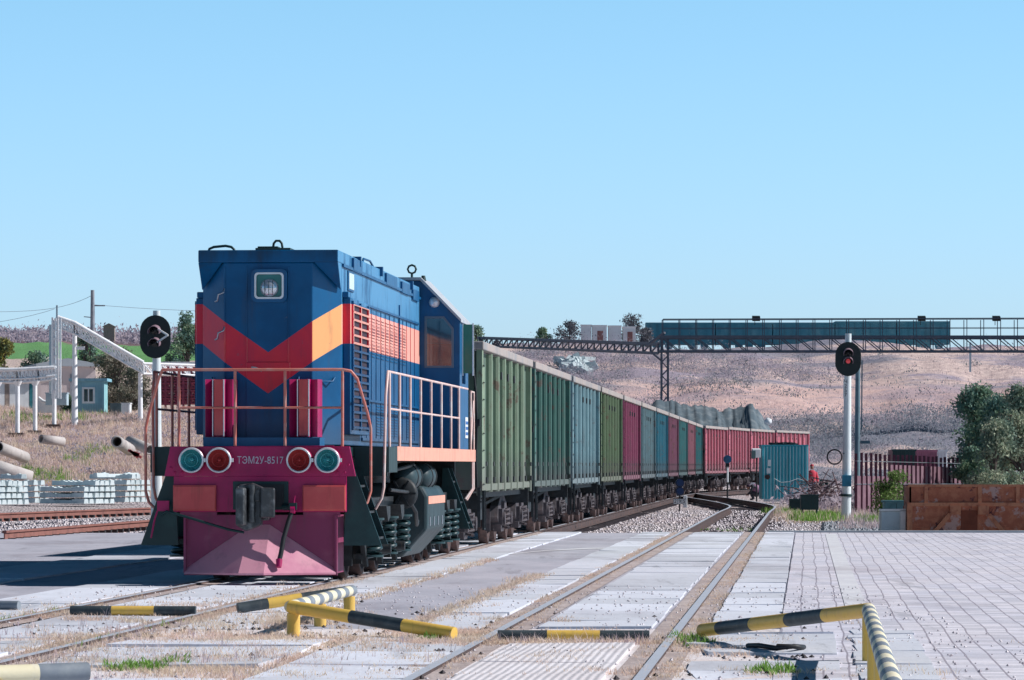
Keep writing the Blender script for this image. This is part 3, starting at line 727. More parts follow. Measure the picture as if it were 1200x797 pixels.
for s in (-1,1):
    mb = MB(); X = lambda v: s*v
    o1 = [(1.04,3.20),(1.52,3.20),(1.52,3.85),(1.36,4.05),(1.04,4.05)]; i1 = [(1.075,3.235),(1.485,3.235),(1.485,3.835),(1.345,4.015),(1.075,4.015)]
    vs_ = [(X(a),U0-.02,b) for a,b in o1]+[(X(a),U0-.02,b) for a,b in i1]+[(X(a),U0+.001,b) for a,b in o1]+[(X(a),U0+.02,b) for a,b in i1]
    fs_ = []
    for i in range(5):
        j = (i+1)%5; fs_ += [(i,j,5+j,5+i),(i,j,10+j,10+i),(5+i,5+j,15+j,15+i)]
    mb.add(vs_, fs_); wn = mb.build('window', flat('window_rubber',(0.10,0.16,0.22),.4), cab)
    mb = MB(); mb.add([(X(a),U0+.01,b) for a,b in i1],[tuple(range(5))]); mb.build('pane', M['glass'], wn)
    mb = MB(); x1 = s*(CW-.03); mb.quad((x1,U0+.45,2.95),(x1,U1-.55,2.95),(x1,U1-.55,3.8),(x1,U0+.45,3.8)); mb.build('pane', M['glass'], cab)
mb = MB(); mb.box(CW+.02,CW+.17,U0+.46,U0+.47,3.12,3.93); mb.mat(1); mb.box(CW+.17,CW+.195,U0+.45,U0+.48,3.08,3.95); mb.box(CW+.0,CW+.02,U0+.45,U0+.48,3.08,3.95)
mb.build('wind_deflector', [flat('green_glass',(0.05,0.22,0.14),.1), M['white']], cab)
mb = MB(); mb.lathe([(.001,-.10),(.05,-.09),(.085,-.05),(.09,0)], (1.20,U0,4.28), 'y', 16); mb.build('marker_lamp', M['chrome'], cab)
mb = MB(); mb.tube([(.80+.07*math.cos(a/8*2*PI),U0+.3,4.84+.07*math.sin(a/8*2*PI)) for a in range(8)], .018, 6, True); mb.cyl((.80,U0+.3,4.67),(.80,U0+.3,4.78),.02); mb.cyl((1.0,U0+.2,4.64),(1.0,U0+.2,4.73),.05,.03)
mb.build('horn', M['teal_dark'], cab)
mb = MB(); mb.box(CW+.002,CW+.012,U0+1.0,U0+1.5,2.05,2.40); mb.mat(1)
for k in range(3): mb.box(CW+.012,CW+.016,U0+1.05,U0+1.45,2.10+.09*k,2.15+.09*k)
mb.build('data_plate', [M['white'], M['blue']], cab)

# deck, side sill, steps
mb = MB(); mb.box(-1.60,1.60,1.0,15.55,1.70,DZ); mb.box(-1.15,1.15,.08,1.0,1.72,DZ-.01); dk = mb.build('deck', M['teal_dark'], loco)
for s in (-1,1):
    mb = MB(); x0, x1 = sorted((s*1.60,s*1.64)); mb.box(x0,x1,2.15,15.65,1.66,DZ+.01); mb.mat(1); mb.box(x0,x1-.001 if s>0 else x1,1.0,2.145,1.50,DZ)
    mb.build('side_sill', [M['orange'], M['teal_dark']], loco)
    mb = MB(); mb.box(*sorted((s*1.17,s*1.62)),.98,1.03,1.45,DZ); mb.build('step_well', M['teal_dark'], loco)
mb = MB(); mb.box(-1.3,1.3,15.4,15.55,.7,DZ); mb.build('rear_beam', M['under'], loco)
mb = MB(); mb.box(-.62,.62,1.0,15.4,1.05,1.70); mb.build('main_frame', M['under'], loco)
for s in (-1,1):
    for (y0, y1) in ((.12,.16),(.96,1.0),(14.55,14.6),(15.3,15.35)):
        mb = MB(); mb.prism([(s*1.17,1.55),(s*1.26,1.55),(s*1.63,.52),(s*1.12,.52)],'y',y0,y1); mb.build('step_cheek', M['teal_dark'], loco)
    mb = MB()
    for (y0, y1) in ((.16,.96),(14.6,15.3)):
        for z in (.60,.95,1.30): mb.box(*sorted((s*1.13,s*(1.60-.36*(z-.52)))),y0,y1,z,z+.03)
    mb.build('steps', M['under'], loco)
# front beam
mb = MB(); mb.prism([(-1.21,DZ),(1.21,DZ),(1.29,1.45),(-1.29,1.45)],'y',0,.06); mb.box(-1.163,1.163,.002,.10,.97,1.449)
mb.prism([(-1.0,DZ),(1.0,DZ),(1.0,DZ+.01)],'y',0,.06)
for (x,z) in ((1.05,1.50),(1.15,1.50),(1.10,1.62),(1.20,1.60),(-1.05,1.50),(-1.15,1.50),(-1.10,1.62),(-1.2,1.56)): mb.lathe([(.001,-.012),(.016,-.01),(.02,0)],(x,0,z),'y',8)
beam = mb.build('buffer_beam', M['maroon'], loco, bevel=.004)
for (x, kind) in ((-.905,'lens_teal'),(-.535,'lens_red'),(.545,'lens_red'),(.925,'lens_teal')):
    mb = MB(); mb.cyl((x,-.13,1.665),(x,.0,1.665),.165,.175,28,caps=False); lt = mb.build('headlight', M['maroon'], beam)
    mb = MB(); mb.lathe([(.145,-.150),(.155,-.166),(.170,-.158),(.173,-.128),(.150,-.125)],(x,0,1.665),'y',32); mb.build('rim', M['chrome'], lt)
    mb = MB(); mb.lathe([(.001,-.02),(.04,-.025),(.08,-.05),(.115,-.09),(.148,-.145)],(x,0,1.665),'y',28)
    mb.lathe([(.001,-.10),(.018,-.095),(.028,-.07),(.02,-.03)],(x,0,1.665),'y',16); mb.lathe([(.085,-.135),(.088,-.14),(.091,-.135)],(x,0,1.665),'y',28)
    mb.build('lens', M[kind], lt)
    mb = MB(); mb.box(x+.165,x+.195,-.14,-.10,1.64,1.69); mb.build('latch', M['chrome'], lt)
mtx = Matrix.Translation((0.005,-.004,1.66)) @ Matrix.Rotation(R(90),4,'X')
text_mesh('ТЭМ2У-8517', .135, flat('stencil_white',(0.62,0.58,0.68),.6), beam, mtx, ext=.002, spacing=1.03, xs=.80)
for s in (-1,1):
    mb = MB(); a, b = sorted((s*.585,s*1.165)); mb.box(a,b,-.05,.0,.985,1.33); mb.box(a+.01,b-.01,-.062,-.05,1.0,1.315); mb.build('buffer_pad', M['red'], beam, bevel=.006)
    mb = MB(); a, b = sorted((s*.585,s*1.08)); mb.box(a,b,.02,.08,.92,.968); mb.build('pad_bracket', M['purple'], beam)
# coupler
mb = MB(); mb.box(-.36,.39,-.012,-.002,1.0,1.38); mb.mat(1); mb.box(-.30,.33,-.03,-.012,1.04,1.34); mb.build('coupler_pocket', [M['teal_dark'], M['black']], beam)
mb = MB()
mb.rbox((0,-.25,1.06),(.22,.60,.22)); 
mb.prism([(-.24,.80),(-.10,.72),(.10,.80),(.12,1.30),(-.02,1.36),(-.20,1.34)],'y',-.62,-.42)
mb.rbox((.16,-.52,1.10),(.20,.30,.40),.25); mb.rbox((-.14,-.68,1.05),(.12,.26,.50),-.18); mb.rbox((.05,-.58,1.20),(.10,.12,.18))
mb.cyl((-.02,-.66,.84),(-.02,-.66,1.34),.045); mb.rbox((-.22,-.48,1.12),(.05,.3,.4),.1)
mb.box(-.16,.16,-.40,-.02,.86,.92)
mb.build('coupler', paint('greasy_steel',(0.045,0.05,0.055),(0.16,0.17,0.18),rough=.38,metal=.4,scale=5,damt=.3), loco, bevel=.025)
mb = MB(); mb.cyl((.33,-.10,1.04),(.45,-.16,1.04),.045); mb.rbox((.47,-.17,1.05),(.10,.09,.09)); mb.mat(1)
mb.tube([(.47,-.18,1.02),(.42,-.24,.85),(.36,-.30,.62),(.33,-.34,.42),(.31,-.36,.33)], .032, 10); mb.mat(2)
mb.cyl((.31,-.36,.34),(.31,-.40,.24),.045,.035,10); mb.tube([(.48,-.2,1.07),(.50,-.2,1.19)], .012); mb.cyl((.44,-.2,1.0),(.50,-.2,1.0),.05)
mb.build('brake_hose', [M['teal_dark'], M['black'], M['maroon']], loco)
mb = MB(); mb.tube([(-1.32,-.08,.93),(-1.24,-.12,.98),(-.95,-.16,.90),(-.40,-.22,.74),(-.18,-.26,.70)], .018, 8)
mb.mat(1); mb.tube([(-1.38,-.04,.98),(-1.42,-.05,.85),(-1.46,-.06,.62)], .014, 6); mb.rbox((-1.30,-.03,1.05),(.16,.05,.14))
mb.build('uncoupling_lever', [M['teal_dark'], M['maroon']], loco)
# plough
mb = MB()
mb.add([(-1.03,.05,.93),(1.04,.05,.93),(1.04,.05,.16),(-1.03,.05,.16)],[(0,1,2,3)])
mb.add([(-1.03,.12,.93),(1.04,.12,.93),(1.04,.12,.16),(-1.03,.12,.16)],[(0,1,2,3)])
mb.box(-1.03,1.04,.05,.12,.12,.16); mb.box(-1.03,-1.0,.0,.8,.15,.93); mb.box(1.01,1.04,.0,.8,.15,.93)
plow_w = True; T_ = (-.13,.045,.80); T2_ = (.13,.045,.80); A_ = (-.22,-.50,.16); B_ = (.12,-.50,.16)
plow = mb.build('plough', M['purple'], loco); mb = MB(); mb.add([T_,T2_,A_,B_,(-1.02,.0,.16),(1.03,.0,.16),(-1.02,.045,.20),(1.03,.045,.20)],[(0,2,3,1),(0,6,4,2),(1,3,5,7)])
mb.add([A_,B_,(1.03,.0,.16),(-1.02,.0,.16),(-.22,-.50,.135),(.12,-.50,.135),(1.03,.0,.135),(-1.02,.0,.135)],[(0,1,5,4),(1,2,6,5),(3,0,4,7),(4,5,6,7)])
mb.build('blade', paint('sunlit_maroon',(0.64,0.29,0.37),(0.56,0.21,0.31),rough=.6,scale=2,damt=.3), plow)  # blade paler than the plough body: sunlight put into its maroon
# the small red boxes in front of the hood
for (a, b) in ((-.83,-.42),(.32,.74)):
    w_ = b-a; mb = MB()
    mb.prism([(a,.62),(a+.02,.50),(a+w_*.27,.56),(a+w_*.30,.44),(a+w_*.36,.42),(a+w_*.40,.46),(a+w_*.60,.46),(a+w_*.64,.42),(a+w_*.70,.44),(a+w_*.73,.54),(b-.02,.50),(b,.62),(b,HU0-.002),(a,HU0-.002)],'z',1.98,2.76)
    pb = mb.build('sand_box', M['maroon'], loco)
    mb = MB(); mb.box(a+w_*.38,a+w_*.66,.40,.458,2.0,2.755); mb.build('box_lid', M['red'], pb)
    mb = MB(); mb.box(a+w_*.315,a+w_*.345,.405,.45,1.99,2.757); mb.box(a+w_*.675,a+w_*.705,.405,.45,1.99,2.757); mb.build('box_edge', M['chrome'], pb)
mb = MB(); mb.box(-.80,.78,.25,.80,DZ,1.97); mb.build('tread_plate', M['navy'], loco)
# handrails
r_ = .020
mb = MB()
mb.tube([(-1.33,.08,2.88),(-1.10,.05,2.88),(0,.05,2.88),(1.11,.05,2.88),(1.22,.08,2.86),(1.30,.12,2.76),(1.42,.3,2.30),(1.46,.35,2.1),(1.46,.35,1.25),(1.42,.3,1.1),(1.32,.22,1.0)], r_, 8)
mb.tube([(-1.10,.05,2.37),(1.11,.05,2.37)], r_*.8, 8)
for x in (-1.10,-.34,.335,1.11): mb.tube([(x,.05,DZ-.06),(x,.03,DZ),(x,.05,DZ+.06),(x,.05,2.88)], r_, 8)
mb.tube([(-1.33,.08,2.88),(-1.38,.12,2.78),(-1.55,.3,2.30),(-1.60,.35,2.1),(-1.60,.35,1.25),(-1.55,.3,1.1),(-1.42,.22,.98)], r_, 8)
mb.build('front_handrail', M['rail_orange'], loco)
for s in (-1,1):
    mb = MB(); v = s*1.61
    mb.tube([(s*1.46,.92,1.0),(s*1.55,.9,1.15),(s*1.58,.9,1.3),(s*1.60,.95,2.55),(v,1.15,2.88),(v,14.3,2.88)], r_, 8)
    mb.tube([(v,1.35,2.37),(v,12.6,2.37)], r_*.8, 8)
    for u in (1.35,2.75,4.3,5.9,7.6,9.35,11.1,12.6): mb.tube([(v,u,DZ),(v,u,2.87)], r_, 8)
    mb.tube([(v,14.95,2.85),(v,15.6,2.85),(v,15.6,1.2),(s*1.5,15.5,1.0)], r_, 8); mb.tube([(v,14.95,2.85),(v,14.95,1.86)], r_, 8); mb.tube([(v,15.0,1.9),(v,15.5,2.7)], r_*.7, 6)
    mb.tube([(v,15.3,1.66),(v,15.3,1.2),(s*1.5,15.2,1.02)], r_, 8)
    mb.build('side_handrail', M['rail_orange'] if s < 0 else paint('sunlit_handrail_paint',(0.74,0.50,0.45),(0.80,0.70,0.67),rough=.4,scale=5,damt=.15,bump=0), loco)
# bogies
def wheelset(mb, u, gauge_=.85, rad=.53):
    for s in (-1,1):
        mb.lathe([(.001,s*(gauge_+.06)),(rad*.35,s*(gauge_+.08)),(rad*.42,s*(gauge_+.04)),(rad*.8,s*(gauge_+.01)),(rad*.84,s*(gauge_+.07)),(rad,s*(gauge_+.07)),(rad,s*(gauge_-.06)),(rad+.03,s*(gauge_-.07)),(rad+.03,s*(gauge_-.10)),(rad*.3,s*(gauge_-.10))],(0,u,rad+.02),'x',26)
    mb.cyl((-gauge_,u,rad),(gauge_,u,rad),.09,n=10)
def spring(mb, x, u, z0, z1, r, turns=4.5, wr=.028):
    mb.coil((x,u),r,z0,z1,turns,wr,n=6,seg=12); mb.cyl((x,u,z0-.03),(x,u,z0),r+.04,n=14); mb.cyl((x,u,z1),(x,u,z1+.03),r+.05,n=14)
for (us) in ((2.2,4.2,6.2),(11.9,13.3,14.7)):
    bg_ = MB(); a, b = us[0]-.7, us[2]+.7
    for s in (-1,1):
        x0, x1 = sorted((s*1.10,s*1.24))
        bg_.prism([(a,1.02),(a+.3,.86),(b-.3,.86),(b,1.02),(b,1.14),(a,1.14)],'x',x0,x1)
        for u in us:
            bg_.box(*sorted((s*1.02,s*1.32)),u-.20,u+.20,.36,.74); bg_.cyl((s*1.0,u,.55),(s*1.40,u,.55),.17,.13,16)
            bg_.box(*sorted((s*1.08,s*1.24)),u-.62,u+.62,.30,.37)
        for u in (us[0]+1.05,us[1]+1.05):
            bg_.box(*sorted((s*1.05,s*1.3)),u-.12,u+.12,.55,1.0); bg_.cyl((s*1.15,u-.1,.42),(s*1.45,u-.1,.42),.07)
            bg_.prism([(u-.45,1.02),(u+.1,1.02),(u+.1,.86),(u-.2,.80)],'x',*sorted((s*1.25,s*1.42)))
        for u in us: bg_.bar((s*1.18,u-.75,.95),(s*1.25,u-.55,.20),.07,.05); bg_.rbox((s*1.0,u-.62,.42),(.14,.08,.42)); bg_.rbox((s*1.0,u+.62,.42),(.14,.08,.42))
    bg_.box(-1.1,1.1,us[0]+.95,us[0]+1.2,.7,1.0); bg_.box(-1.1,1.1,us[1]+.95,us[1]+1.2,.7,1.0)
    bogie = bg_.build('bogie', M['under'], loco)
    for u in us:
        mb = MB(); wheelset(mb, u); mb.build('wheel', M['wheel'], bogie)
        for s in (-1,1):
            for du in (-.46,):
                mb = MB(); spring(mb, s*1.33, u+du, .36, .84, .12, 5.0, .030); mb.build('spring', M['spring'] if 'spring' in M else M['teal_dark'], bogie)
# fuel tank, reservoirs, pipes
mb = MB(); ft = [(-1.52,1.12),(-1.44,1.27),(-.9,1.32),(.9,1.32),(1.44,1.27),(1.52,1.12),(1.52,.62),(1.12,.18),(-1.12,.18),(-1.52,.62)]
mb.prism(ft,'y',8.0,11.0); tank = mb.build('fuel_tank', M['tankm'] if 'tankm' in M else M['teal_dark'], loco, bevel=.05)
for s in (-1,1):
    mb = MB(); mb.box(*sorted((s*1.522,s*1.53)),8.06,10.94,1.00,1.12); mb.build('stripe', M['orange'], tank)
    mb = MB()
    for u in (8.3,9.0,9.7,10.4): mb.box(*sorted((s*1.522,s*1.53)),u,u+.10,.66,.80)
    mb.build('sight_glass', M['steel'], tank)
    for (u, zz) in ((6.9,1.44),(9.3,1.44)):
        mb = MB(); mb.smooth = True
        mb.lathe([(.001,-.62),(.12,-.60),(.18,-.52),(.21,-.40),(.21,.40),(.18,.52),(.12,.60),(.001,.62)],(s*1.30,u,zz-.02),'y',20); mb.build('air_reservoir', M['tankm'] if 'tankm' in M else M['teal_dark'], loco)
        for du in (-.3,.3):
            mb = MB(); mb.lathe([(.212,du-.03),(.222,du-.03),(.222,du+.03),(.212,du+.03)],(s*1.30,u,zz-.02),'y',20); mb.build('strap', M['under'], loco)
    mb = MB(); 
    mb.lathe([(.001,-.1),(.20,-.1),(.24,-.06),(.24,.0),(.14,.02),(.10,.12),(.001,.14)],(s*1.35,5.7,1.18),'y',20)
    for k in range(6): a = k*PI/3; mb.bar((s*1.35,5.58,1.18),(s*1.35+.22*math.cos(a),5.58,1.18+.22*math.sin(a)),.03)
    mb.tube([(s*1.45,3.0,1.25),(s*1.45,5.6,1.20)], .025); mb.tube([(s*1.3,1.6,1.55),(s*1.35,3.5,1.50),(s*1.4,5.0,1.55),(s*1.4,7,1.6)], .03)
    mb.tube([(s*1.42,5.9,1.1),(s*1.5,6.3,.9),(s*1.45,7.0,.7),(s*1.4,7.6,.75)], .03)
    mb.build('brake_gear', M['under'], loco)

# ------------------------------------------------------------------ gondola wagons
def make_wagon(name='gondola_wagon'):
    root = thing(name, 'x', 'wagon')
    W = 1.6; ZB = 1.16; ZT = 3.62
    b = MB()
    b.box(-W+.10,W-.10,.03,WB-.03,ZB,ZB+.08); b.cm = 1                                    # floor
    for s in (-1,1):
        x0, x1 = sorted((s*(W-.10), s*(W-.15))); 
        b.box(x0,x1,.05,WB-.05,ZB-.02,ZT)                                      # sheet
        b.cm = 0
        xs = sorted((s*(W-.10), s*W))
        nb = 8; p0 = .62; pitch = (WB-2*p0)/(nb-1)
        b.box(*xs,0,.30,ZB-.10,ZT+.02); b.box(*xs,WB-.30,WB,ZB-.10,ZT+.02)        # corner posts
        for i in range(1,nb-1):
            u = p0+pitch*i
            b.prism([(s*(W-.13),u-.12),(s*(W-.05),u-.12),(s*(W-.05),u+.12),(s*(W-.13),u+.12)],'z',ZB-.05,ZT); b.prism([(s*(W-.05),u-.11),(s*(W-.0),u-.09),(s*(W-.0),u+.09),(s*(W-.05),u+.11)],'z',ZB-.05,ZT)
        for i in range(nb-1):                                                   # swage on each panel
            u = p0+pitch*(i+.5); b.prism([(s*(W-.101),u-.26),(s*(W-.085),u-.22),(s*(W-.085),u+.22),(s*(W-.101),u+.26)],'z',ZB+.05,ZT-.25)
        b.box(*sorted((s*(W-.10),s*(W-.02))),.05,WB-.05,ZB-.02,ZB+.10); b.cm = 1
    b.cm = 1
    for (u, d) in ((0.02,1),(WB-.08,1)):
        b.box(-W+.15,W-.15,u,u+.05,ZB,ZT-.02)
        for x in (-1.0,-.35,.35,1.0): b.box(x-.08,x+.08,u-.06 if u<1 else u+.05,u if u<1 else u+.11,ZB-.05,ZT-.05)
        for z in (1.9,2.7): b.box(-W+.2,W-.2,u-.05 if u<1 else u+.05,u if u<1 else u+.10,z,z+.12)
    body = b.build('body', [M['wagon'], M['wagon_dark']], root)
    b = MB()
    for s in (-1,1): b.box(*sorted((s*(W-.16),s*(W+.03))),-.02,WB+.02,ZT+.02,ZT+.17)
    b.box(-W+.16,W-.16,-.03,.11,ZT+.0,ZT+.16); b.box(-W+.16,W-.16,WB-.11,WB+.03,ZT+.0,ZT+.16)
    rail_ = b.build('top_rail', M['cap2'] if 'cap2' in M else M['cap'], root, bevel=.02)
    b = MB()                                                                  # hinge and rivet brackets along the bottom
    for s in (-1,1):
        for i in range(0,8):
            u = .62+(WB-1.24)*i/7+.25
            b.box(*sorted((s*(W),s*(W+.02))),u-.07,u+.07,ZB+.42,ZB+.50); b.box(*sorted((s*W,s*(W+.035))),u-.06,u+.06,ZB+.12,ZB+.22)
        for i in (2,3,4): u = .62+1.69*i+.4; b.box(*sorted((s*W,s*(W+.03))),u-.08,u+.08,ZT-.42,ZT-.28)
    tag(b.build('hinge_bracket', M['cap_dark'], root), kind='stuff')
    b = MB(); b.box(-.32,.32,0,WB,.80,ZB-.02); 
    for s in (-1,1):
        b.box(*sorted((s*1.30,s*1.40)),.4,WB-.4,ZB-.16,ZB-.03)
        for u in (.25,WB-.35): b.box(*sorted((s*.2,s*1.55)),u,u+.10,.82,ZB-.06)
        b.bar((s*1.3,3.6,1.05),(s*.6,5.2,.62),.06); b.bar((s*1.3,WB-3.6,1.05),(s*.6,WB-5.2,.62),.06)
        b.box(*sorted((s*.7,s*1.1)),5.2,6.3,.55,.95)
    b.cyl((.75,6.6,.72),(.75,7.7,.72),.20,n=14)
    b.build('underframe', M['under'], root)
    for u in (2.0, WB-2.0):
        b = MB()
        for s in (-1,1):
            b.prism([(u-1.35,.55),(u-1.2,.78),(u-.5,.98),(u+.5,.98),(u+1.2,.78),(u+1.35,.55),(u+1.1,.44),(u+.45,.42),(u+.35,.25),(u-.35,.25),(u-.45,.42),(u-1.1,.44)],'x',*sorted((s*.98,s*1.14)))
            for du in (-.93,.93):
                b.box(*sorted((s*.92,s*1.22)),u+du-.17,u+du+.17,.40,.72); b.cyl((s*1.1,u+du,.52),(s*1.27,u+du,.52),.13,n=12)
                b.rbox((s*.95,u+du*.52,.5),(.10,.06,.45)); b.rbox((s*.95,u+du*1.55,.5),(.10,.06,.45))
            b.box(*sorted((s*.85,s*1.2)),u-.3,u+.3,.72,.86)
        b.box(-1.0,1.0,u-.2,u+.2,.55,.80)
        bg_ = b.build('bogie', M['wagon_gear'], root)
        for s in (-1,1):
            b = MB()
            for du in (-.17,.17): b.coil((s*1.17,u+du),.10,.32,.70,4,.025,n=5,seg=10)
            b.build('spring', M['wagon_gear'], bg_)
        for du in (-.93,.93):
            b = MB(); wheelset(b, u+du, rad=.48); b.build('wheel', M['wheel'], bg_)
    for (u, s_) in ((-.55,-1),(WB+.0,1)):
        b = MB(); b.rbox((0,u+.28,1.02),(.22,.58,.24)); b.rbox((0,u+.05 if s_<0 else u+.5,1.02),(.42,.22,.36)); b.build('coupler', M['under'], root)
    b = MB()
    for k in range(8): b.cyl((1.62,.06,ZB+.1+.3*k),(1.62,.28,ZB+.1+.3*k),.012,n=5,caps=False)
    b.bar((1.55,-.08,.50),(1.55,-.08,1.2),.05); b.bar((1.62,.32,.45),(1.62,.32,1.15),.04); b.bar((1.62,.02,.45),(1.62,.02,1.15),.04); b.bar((1.62,.02,.47),(1.62,.32,.47),.03)
    b.bar((1.15,-.07,.95),(1.60,-.07,.95),.03); b.rbox((1.52,-.08,2.35),(.10,.12,.12)); b.tube([(1.52,-.08,1.2),(1.50,-.10,1.7),(1.52,-.08,2.3),(1.50,-.1,2.9),(1.45,-.06,3.3)], .02, 5)
    b.build('ladder', M['under'], root)
    return root, body, rail_
M['cap_dark'] = paint('dark_hinge_paint', (0.06,0.065,0.07), rough=.7)
proto, _, _ = make_wagon()
WC = [((0.215,0.29,0.20),'pale green gondola wagon coupled directly behind the locomotive'),
      ((0.058,0.151,0.126),'dark green gondola wagon with a brown streak, second behind the locomotive'),
      ((0.216,0.360,0.396),'light blue grey gondola wagon, third behind the locomotive'),
      ((0.137,0.202,0.115),'olive green gondola wagon, fourth behind the locomotive, next after the light blue one'),
      ((0.274,0.065,0.130),'maroon gondola wagon, fifth behind the locomotive, the first maroon one'),
      ((0.144,0.238,0.266),'grey blue gondola wagon just beyond the first maroon one'),
      ((0.029,0.173,0.238),'deep teal blue gondola wagon, seventh behind the locomotive'),
      ((0.230,0.086,0.137),'dull maroon gondola wagon between the teal blue and the sea green one'),
      ((0.043,0.173,0.180),'sea green gondola wagon, ninth behind the locomotive'),
      ((0.302,0.122,0.158),'pinkish brown gondola wagon, tenth behind the locomotive'),
      ((0.022,0.144,0.158),'dark green gondola wagon just before the row of red ones'),
      ((0.432,0.108,0.151),'red gondola wagon behind the round blue lamp, first of the last four red ones'),
      ((0.446,0.122,0.166),'red gondola wagon, second of the last four red ones'),
      ((0.446,0.115,0.158),'low looking red gondola wagon left behind the blue ribbed hut'),
      ((0.461,0.115,0.158),'red gondola wagon at the tail of the train above the blue ribbed hut')]
for i, ((x, y, th), (c, lab)) in enumerate(zip(wag, WC)):
    o = proto if i == 0 else copy_tree(proto)
    p_ = (x-1.6*math.cos(th), y+1.6*math.sin(th))
    o.location = (p_[0], p_[1], lerp_nodes([(226,0),(240,.05),(280,.12)], y)); o.rotation_euler = (0,0,-th); o['label'] = lab; o['group'] = 'gondola wagons of the freight train'
    for ch in C.objects:
        if ch.parent == o and ch.name.startswith('body'): ch.color = (*c, 1)
# ------------------------------------------------------------------ striped barriers
def striped(pts_a, pts_b, r, cols, name='rail_pipe', parent=None, n=16):
    """a pipe from a to b painted in bands: cols = [(length fraction, material index)]"""
    a = Vector(pts_a); b = Vector(pts_b); mb = MB(); tot = sum(c[0] for c in cols); t = 0; k = 0
    for (L, mi) in cols:
        p_ = a.lerp(b, t/tot); q_ = a.lerp(b, (t+L)/tot); mb.cm = mi; mb.cyl(p_, q_, r, n=n, caps=False); t += L
    mb.cm = cols[0][1]; mb.lathe([(.001,0)],(0,0,0)) if False else None
    d = (b-a).normalized(); qd = d.to_track_quat('Z','Y')
    for (p_, mi) in ((a,cols[0][1]),(b,cols[-1][1])):
        mb.cm = mi; mb.add([p_+qd@Vector((r*math.cos(2*PI*i/n),r*math.sin(2*PI*i/n),0)) for i in range(n)],[tuple(range(n))])
    return mb.build(name, [M['yellow'],M['stripe_black'],M['stripe_grey'],M['cream']], parent)
Y_,K_,G_,W_ = 0,1,2,3
ba = thing('striped_barrier', 'low bent pipe barrier with yellow posts, left of the empty track', 'barrier', (-2.08,38.5,0))
def rel(o, p): return (p[0]-o.location[0], p[1]-o.location[1], p[2]-o.location[2])
c1 = (-2.08,38.4,.272); c2 = (-1.74,44.6,.235)
striped(rel(ba,c1), rel(ba,(-.53,37.5,.055)), .062, [(.40,Y_),(.34,K_),(.32,Y_)], parent=ba)
striped(rel(ba,c1), rel(ba,c2), .058, [(.5,W_),(.5,G_)]*7, parent=ba)
striped(rel(ba,c2), rel(ba,(-2.96,44.2,.055)), .058, [(.55,K_),(.36,Y_),(.32,K_)], parent=ba)
for (x, y, h_) in ((-2.05,38.42,.25),(-1.93,41.2,.24),(-1.76,44.3,.22)):
    mb = MB(); mb.cyl((0,0,-.05),(0,0,h_-.04),.062,n=14); o = mb.build('post', M['yellow'], ba); o.location = rel(ba,(x,y,0))
bb = thing('striped_barrier', 'low bent pipe barrier at the lower right on the block paving', 'barrier', (2.9,33.4,0))
c3 = (2.9,33.3,.42)
striped(rel(bb,c3), rel(bb,(1.73,37.2,.10)), .06, [(.26,Y_),(.24,K_),(.24,Y_),(.24,K_),(.13,Y_)], parent=bb)
striped(rel(bb,c3), rel(bb,(2.02,21.6,.40)), .058, [(.5,W_),(.5,G_)]*11, parent=bb)
for (y, h_) in ((33.15,.40),(29.6,.40),(26.0,.40),(22.2,.40)):
    mb = MB(); mb.cyl((0,0,-.05),(0,0,h_-.03),.055,n=14); o = mb.build('post', M['yellow'], bb); o.location = rel(bb,(2.9-(33.3-y)*.0752,y,0))
def lying(label, a, b, cols, r=.052):
    t_ = striped(a, b, r, cols, 'striped_pipe'); return tag(t_, label, 'pipe', 'striped pipes lying on the crossing')
lying('black and yellow pipe lying on the crossing in front of the locomotive plough', (-4.70,43.6,.05), (-3.36,43.5,.05), [(.33,K_),(.34,Y_),(.33,K_)])
lying('rusty black and yellow pipe lying between the rails of the empty track', (-.13,37.3,.045), (1.25,37.25,.045), [(.30,K_),(.32,Y_),(.30,K_)])
lying('grey pipe end lying on the ground at the left frame edge', (-6.6,45.6,.05), (-5.44,45.2,.05), [(.5,G_),(.4,G_)])
bc = thing('striped_barrier', 'end of a low striped pipe barrier cut off by the lower left frame corner', 'barrier', (-2.65,25.6,0))
striped((0,0,.31), (-1.4,-.6,.29), .058, [(.3,G_),(.3,W_),(.3,G_),(.5,W_)], parent=bc)
for x in (-.55,): mb = MB(); mb.cyl((x,-.25,-.05),(x,-.25,.27),.055,n=14); mb.build('post', M['yellow'], bc)

